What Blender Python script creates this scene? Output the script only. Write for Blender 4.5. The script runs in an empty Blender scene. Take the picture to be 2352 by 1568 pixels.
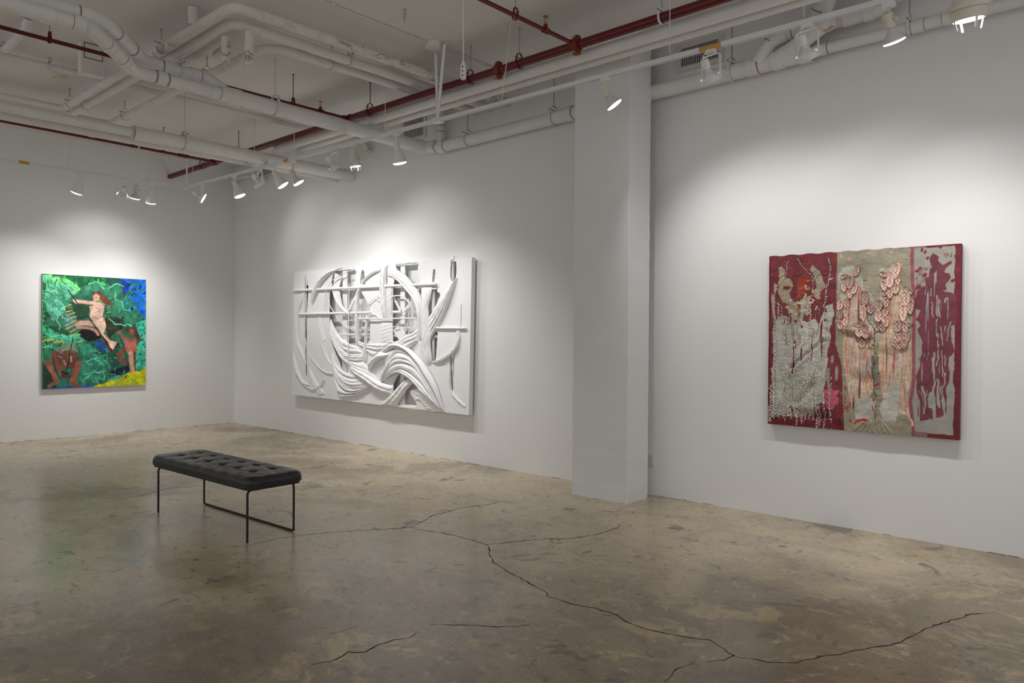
import bpy, math, random
import numpy as np
from mathutils import Vector, Matrix
random.seed(7)
S = bpy.context.scene
COL = S.collection
V = Vector
ZC = 4.285          # ceiling height

# ---------------------------------------------------------------- mesh helpers
def frame(d):
    d = V(d).normalized()
    a = V((0, 0, 1)) if abs(d.z) < 0.9 else V((1, 0, 0))
    u = d.cross(a).normalized()
    return u, d.cross(u).normalized(), d

class MB:
    """collects geometry in world coordinates; build() links it as ONE mesh object"""
    def __init__(s): s.v = []; s.f = []
    def add(s, vs, fs):
        o = len(s.v); s.v += [tuple(x) for x in vs]; s.f += [tuple(i + o for i in f) for f in fs]
    def box(s, c, size, ax=None):
        c = V(c); hx, hy, hz = [q / 2 for q in size]
        X, Y, Z = ax if ax else (V((1, 0, 0)), V((0, 1, 0)), V((0, 0, 1)))
        vs = [c + X * (sx * hx) + Y * (sy * hy) + Z * (sz * hz) for sx in (-1, 1) for sy in (-1, 1) for sz in (-1, 1)]
        s.add(vs, [(0, 1, 3, 2), (4, 6, 7, 5), (0, 4, 5, 1), (2, 3, 7, 6), (0, 2, 6, 4), (1, 5, 7, 3)]); return s
    def box2(s, lo, hi):
        return s.box([(a + b) / 2 for a, b in zip(lo, hi)], [abs(b - a) for a, b in zip(lo, hi)])
    def tube(s, pts, r, n=16, caps=True):
        pts = [V(p) for p in pts]; m = len(pts)
        rs = r if isinstance(r, (list, tuple)) else [r] * m
        T = []
        for i in range(m):
            a = pts[max(i - 1, 0)]; b = pts[min(i + 1, m - 1)]
            t = (b - a)
            T.append(t.normalized() if t.length > 1e-9 else V((0, 0, 1)))
        u, w, _ = frame(T[0]); vs = []; fs = []
        for i in range(m):
            u = (u - T[i] * u.dot(T[i])).normalized(); w = T[i].cross(u)
            for k in range(n):
                an = 2 * math.pi * k / n
                vs.append(pts[i] + (u * math.cos(an) + w * math.sin(an)) * rs[i])
        for i in range(m - 1):
            for k in range(n):
                a = i * n + k; b = i * n + (k + 1) % n
                fs.append((a, b, b + n, a + n))
        if caps:
            fs.append(tuple(range(n - 1, -1, -1))); fs.append(tuple((m - 1) * n + k for k in range(n)))
        s.add(vs, fs); return s
    def lathe(s, o, d, prof, n=24, cap0=True, cap1=True):
        u, w, d = frame(d); o = V(o); vs = []; fs = []
        for t, r in prof:
            for k in range(n):
                an = 2 * math.pi * k / n
                vs.append(o + d * t + (u * math.cos(an) + w * math.sin(an)) * max(r, 1e-5))
        for i in range(len(prof) - 1):
            for k in range(n):
                a = i * n + k; b = i * n + (k + 1) % n
                fs.append((a, a + n, b + n, b))
        if cap0: fs.append(tuple(range(n)))
        if cap1: fs.append(tuple((len(prof) - 1) * n + k for k in range(n - 1, -1, -1)))
        s.add(vs, fs); return s
    def strip(s, pts, wdir, w, th, ndir=None):
        """a flat strap of width w along pts, thickness th"""
        pts = [V(p) for p in pts]; wd = V(wdir).normalized(); m = len(pts); vs = []; fs = []
        for i in range(m):
            t = (pts[min(i + 1, m - 1)] - pts[max(i - 1, 0)]).normalized()
            nn = t.cross(wd).normalized()
            for a, b in ((-1, -1), (1, -1), (1, 1), (-1, 1)):
                vs.append(pts[i] + wd * (a * w / 2) + nn * (b * th / 2))
        for i in range(m - 1):
            for k in range(4):
                a = i * 4 + k; b = i * 4 + (k + 1) % 4
                fs.append((a, b, b + 4, a + 4))
        fs.append((3, 2, 1, 0)); fs.append(tuple((m - 1) * 4 + k for k in range(4)))
        s.add(vs, fs); return s
    def prism(s, poly, y0, y1, mapf):
        """extrude a 2-D outline from depth y0 to y1; mapf(u, v, depth) gives the point"""
        n = len(poly)
        vs = [mapf(u, v, y0) for u, v in poly] + [mapf(u, v, y1) for u, v in poly]
        fs = [tuple(range(n)), tuple(range(2 * n - 1, n - 1, -1))]
        fs += [(i, (i + 1) % n + 0, n + (i + 1) % n, n + i)[::-1] for i in range(n)]
        s.add(vs, fs); return s
    def build(s, name, mat, parent=None, loc=None, smooth=38):
        o = V(loc) if loc is not None else (parent_world(parent) if parent else V((0, 0, 0)))
        me = bpy.data.meshes.new(name)
        me.from_pydata([tuple(V(x) - o) for x in s.v], [], s.f)
        me.validate(); me.update()
        import bmesh
        bm = bmesh.new(); bm.from_mesh(me); bmesh.ops.recalc_face_normals(bm, faces=bm.faces); bm.to_mesh(me); bm.free()
        if smooth:
            me.shade_smooth(); me.set_sharp_from_angle(angle=math.radians(smooth))
        if mat: me.materials.append(mat)
        ob = bpy.data.objects.new(name, me); COL.objects.link(ob)
        if parent: ob.parent = parent
        else: ob.location = o
        return ob

def parent_world(p):
    o = V((0, 0, 0))
    while p is not None:
        o = o + V(p.location); p = p.parent
    return o

def tag(o, label=None, cat=None, group=None, kind=None):
    if label: o['label'] = label
    if cat: o['category'] = cat
    if group: o['group'] = group
    if kind: o['kind'] = kind
    return o

def empty(name, loc, label, cat, group=None):
    o = bpy.data.objects.new(name, None); COL.objects.link(o); o.location = loc
    o.empty_display_size = 0.1
    return tag(o, label, cat, group)

def fillet(pts, rad, n=8):
    pts = [V(p) for p in pts]; out = [pts[0]]
    for i in range(1, len(pts) - 1):
        a, b, c = pts[i - 1], pts[i], pts[i + 1]
        u = (a - b); w = (c - b); lu, lw = u.length, w.length
        u.normalize(); w.normalize()
        ang = math.acos(max(-1, min(1, u.dot(w))))
        if ang > math.pi - 0.02: out.append(b); continue
        r = rad[i - 1] if isinstance(rad, (list, tuple)) else rad
        t = min(r / math.tan(ang / 2), lu * .49, lw * .49); r = t * math.tan(ang / 2)
        c0 = b + (u + w).normalized() * (r / math.sin(ang / 2))
        p0 = b + u * t; p1 = b + w * t; v0 = p0 - c0; v1 = p1 - c0
        tot = v0.angle(v1); axis = v0.cross(v1).normalized()
        for k in range(n + 1):
            out.append(c0 + Matrix.Rotation(tot * k / n, 3, axis) @ v0)
    out.append(pts[-1]); return out

def catmull(pts, n=8):
    P = [V(p) for p in pts]; out = []
    for i in range(len(P) - 1):
        p0 = P[max(i - 1, 0)]; p1 = P[i]; p2 = P[i + 1]; p3 = P[min(i + 2, len(P) - 1)]
        for k in range(n):
            t = k / n
            out.append(0.5 * ((2 * p1) + (-p0 + p2) * t + (2 * p0 - 5 * p1 + 4 * p2 - p3) * t * t + (-p0 + 3 * p1 - 3 * p2 + p3) * t ** 3))
    out.append(P[-1]); return out

# ---------------------------------------------------------------- materials
def srgb(r, g, b):
    f = lambda c: (c / 255 / 12.92) if c / 255 <= .04045 else ((c / 255 + .055) / 1.055) ** 2.4
    return (f(r), f(g), f(b), 1)

class NT:
    def __init__(s, name):
        s.m = bpy.data.materials.new(name); s.m.use_nodes = True
        s.t = s.m.node_tree; s.t.nodes.clear()
        s.out = s.n('ShaderNodeOutputMaterial'); s.b = s.n('ShaderNodeBsdfPrincipled')
        s.l(s.b.outputs[0], s.out.inputs[0])
        s.tc = s.n('ShaderNodeTexCoord')
        s.geo = s.n('ShaderNodeNewGeometry')
    def n(s, t): return s.t.nodes.new(t)
    def l(s, a, b): s.t.links.new(a, b)
    def coord(s, scale=(1, 1, 1), kind='world', loc=(0, 0, 0)):
        m = s.n('ShaderNodeMapping'); m.inputs['Scale'].default_value = scale; m.inputs['Location'].default_value = loc
        s.l(s.geo.outputs['Position'] if kind == 'world' else s.tc.outputs[kind], m.inputs[0]); return m.outputs[0]
    def noise(s, co, scale, detail=4, rough=.55, dist=0):
        k = s.n('ShaderNodeTexNoise'); k.inputs['Scale'].default_value = scale; k.inputs['Detail'].default_value = detail
        k.inputs['Roughness'].default_value = rough; k.inputs['Distortion'].default_value = dist
        s.l(co, k.inputs['Vector']); return k.outputs['Fac']
    def ramp(s, fac, stops, interp='LINEAR'):
        r = s.n('ShaderNodeValToRGB'); e = r.color_ramp.elements; r.color_ramp.interpolation = interp
        while len(e) < len(stops): e.new(.5)
        for i, (p, c) in enumerate(stops):
            e[i].position = p; e[i].color = c if isinstance(c, tuple) else (c, c, c, 1)
        s.l(fac, r.inputs[0]); return r.outputs[0]
    def mix(s, f, a, b, mode='MIX'):
        k = s.n('ShaderNodeMix'); k.data_type = 'RGBA'; k.blend_type = mode
        for sock, x in ((k.inputs[0], f), (k.inputs[6], a), (k.inputs[7], b)):
            if hasattr(x, 'is_linked') or hasattr(x, 'links'): s.l(x, sock)
            else: sock.default_value = x
        return k.outputs[2]
    def math(s, op, a, b=0.5):
        k = s.n('ShaderNodeMath'); k.operation = op
        for sock, x in ((k.inputs[0], a), (k.inputs[1], b)):
            if hasattr(x, 'links'): s.l(x, sock)
            else: sock.default_value = x
        return k.outputs[0]
    def bump(s, h, strength=.2, dist=.01):
        k = s.n('ShaderNodeBump'); k.inputs['Strength'].default_value = strength; k.inputs['Distance'].default_value = dist
        s.l(h, k.inputs['Height']); s.l(k.outputs[0], s.b.inputs['Normal'])
    def set(s, col=None, rough=None, metal=None, spec=None):
        for nm, x in (('Base Color', col), ('Roughness', rough), ('Metallic', metal), ('Specular IOR Level', spec)):
            if x is None: continue
            if hasattr(x, 'links'): s.l(x, s.b.inputs[nm])
            else: s.b.inputs[nm].default_value = x
        return s.m

def paint(name, c, rough=.6, var=.05, scale=6, bump=.06, bscale=60, metal=0, spec=.4):
    t = NT(name); co = t.coord()
    f = t.noise(co, scale, 5, .6)
    lo = tuple(x * (1 - var) for x in c[:3]) + (1,); hi = tuple(min(1, x * (1 + var)) for x in c[:3]) + (1,)
    t.bump(t.noise(co, bscale, 3), bump, .004)
    return t.set(t.ramp(f, [(.3, lo), (.7, hi)]), rough, metal, spec)

def emit(name, c, strength):
    t = NT(name); t.b.inputs['Emission Color'].default_value = c; t.b.inputs['Emission Strength'].default_value = strength
    return t.set((.9, .9, .9, 1), .3)

M = {}
M['wall'] = paint('wall_paint', (.78, .78, .77), .75, .012, 1.5, .05, 90)
M['column'] = paint('column_paint', (.74, .745, .74), .55, .02, 2.5, .12, 26)
M['ceiling'] = paint('ceiling_paint', (.74, .72, .69), .85, .04, 1.2, .12, 14)
M['pipe'] = paint('white_pipe_paint', (.71, .70, .675), .5, .04, 8, .05, 40)
M['seam'] = paint('aged_joint_sealant', srgb(140, 118, 86), .8, .2, 30)
M['strap'] = paint('white_strap_paint', (.66, .65, .62), .5, .05, 12)
M['red'] = paint('red_sprinkler_paint', srgb(92, 4, 12), .38, .12, 9, .05, 50, 0, .5)
M['rust'] = paint('orange_primer_coupling', srgb(118, 48, 22), .5, .2, 30, .1, 60)
M['zinc'] = paint('zinc_rod_metal', (.42, .43, .43), .4, .1, 30, .05, 80, .8)
M['darkrod'] = paint('dark_threaded_rod', (.12, .13, .12), .5, .1, 60, .05, 80, .6)
M['brass'] = paint('brass_fitting', (.32, .2, .09), .35, .1, 20, .02, 80, .9)
M['track'] = paint('white_track_enamel', (.72, .73, .73), .35, .02, 10, .01, 40)
M['groove'] = paint('copper_track_groove', srgb(78, 52, 36), .5, .1, 20)
M['tan'] = paint('amber_plastic_coupler', srgb(196, 148, 78), .45, .06, 20)
M['lampwhite'] = paint('white_lamp_enamel', (.74, .74, .73), .35, .02, 14, .01, 50)
M['beige'] = paint('aged_cream_bakelite', srgb(212, 208, 193), .45, .05, 18, .03, 60)
M['glass'] = paint('opal_reflector_glass', (.62, .62, .61), .2, .02, 10, .01, 50)
M['lens'] = emit('lit_lamp_lens', (1, .98, .95, 1), 9)
M['slot'] = paint('dark_slot', (.02, .02, .02), .7, .1, 20)
M['blue'] = paint('blue_masking_tape', srgb(0, 84, 165), .6, .06, 40)
M['plastic'] = paint('white_plastic', (.7, .69, .66), .4, .02, 20)
M['grille'] = paint('grey_vent_enamel', (.45, .45, .44), .5, .05, 10)
M['black'] = paint('black_powder_coat', (.012, .012, .012), .45, .1, 30, .03, 120)

def pipe_stained():
    t = NT('water_stained_pipe_wrap'); co = t.coord()
    w = t.noise(co, 3.5, 6, .62, .6)
    line = t.ramp(w, [(.47, 0.0), (.5, 1.0), (.53, 0.0)])
    zone = t.ramp(t.noise(co, 1.7, 2), [(.44, 0.0), (.54, .85)])
    f = t.math('MULTIPLY', line, zone)
    base = t.ramp(t.noise(co, 9, 5), [(.3, (.66, .63, .57, 1)), (.7, (.74, .72, .68, 1))])
    t.bump(t.noise(co, 28, 6, .7), .5, .012)
    return t.set(t.mix(f, base, srgb(128, 100, 66)), .75)
M['wrap'] = pipe_stained()
DATA = {}
DATA["cracks"] = [[(6.960,-3.474), (6.949,-3.235), (7.010,-3.055), (7.073,-2.887), (7.218,-2.652), (7.352,-2.471), (7.397,-2.351), (7.333,-2.171), (7.248,-1.997), (7.227,-1.745), (7.233,-1.597), (7.299,-1.386), (7.293,-1.186)],
 [(7.397,-2.351), (7.540,-2.351), (7.702,-2.307), (7.885,-2.289), (7.999,-2.285), (8.171,-2.307), (8.276,-2.378), (8.333,-2.445), (8.425,-2.504), (8.499,-2.574), (8.645,-2.623), (8.802,-2.675), (8.970,-2.728), (9.081,-2.757), (9.156,-2.814), (9.278,-2.814), (9.377,-2.807), (9.477,-2.771), (9.635,-2.789), (9.756,-2.832), (9.885,-2.826), (10.004,-2.794), (10.128,-2.740), (10.193,-2.770), (10.304,-2.823), (10.295,-2.900), (10.241,-2.977)],
 [(8.171,-2.307), (8.232,-2.177), (8.310,-2.022), (8.377,-1.890), (8.510,-1.749), (8.585,-1.478), (8.584,-1.253), (8.501,-1.051)],
 [(8.942,-4.232), (8.973,-4.124), (8.943,-4.042), (9.007,-3.982), (8.984,-3.889), (8.993,-3.805), (9.027,-3.727), (8.983,-3.642)],
 [(8.985,-3.556), (9.104,-3.445), (9.221,-3.359), (9.309,-3.285), (9.355,-3.192)],
 [(10.197,-3.281), (10.181,-3.175), (10.190,-3.090), (10.202,-3.027)],
 [(4.787,-3.560), (4.743,-3.402), (4.601,-3.026), (4.669,-2.845)],
 [(10.302,-2.825), (10.444,-2.788), (10.551,-2.700), (10.626,-2.521), (10.739,-2.316), (10.841,-2.115), (10.903,-1.795), (11.015,-1.442), (11.114,-1.305)]]
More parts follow.
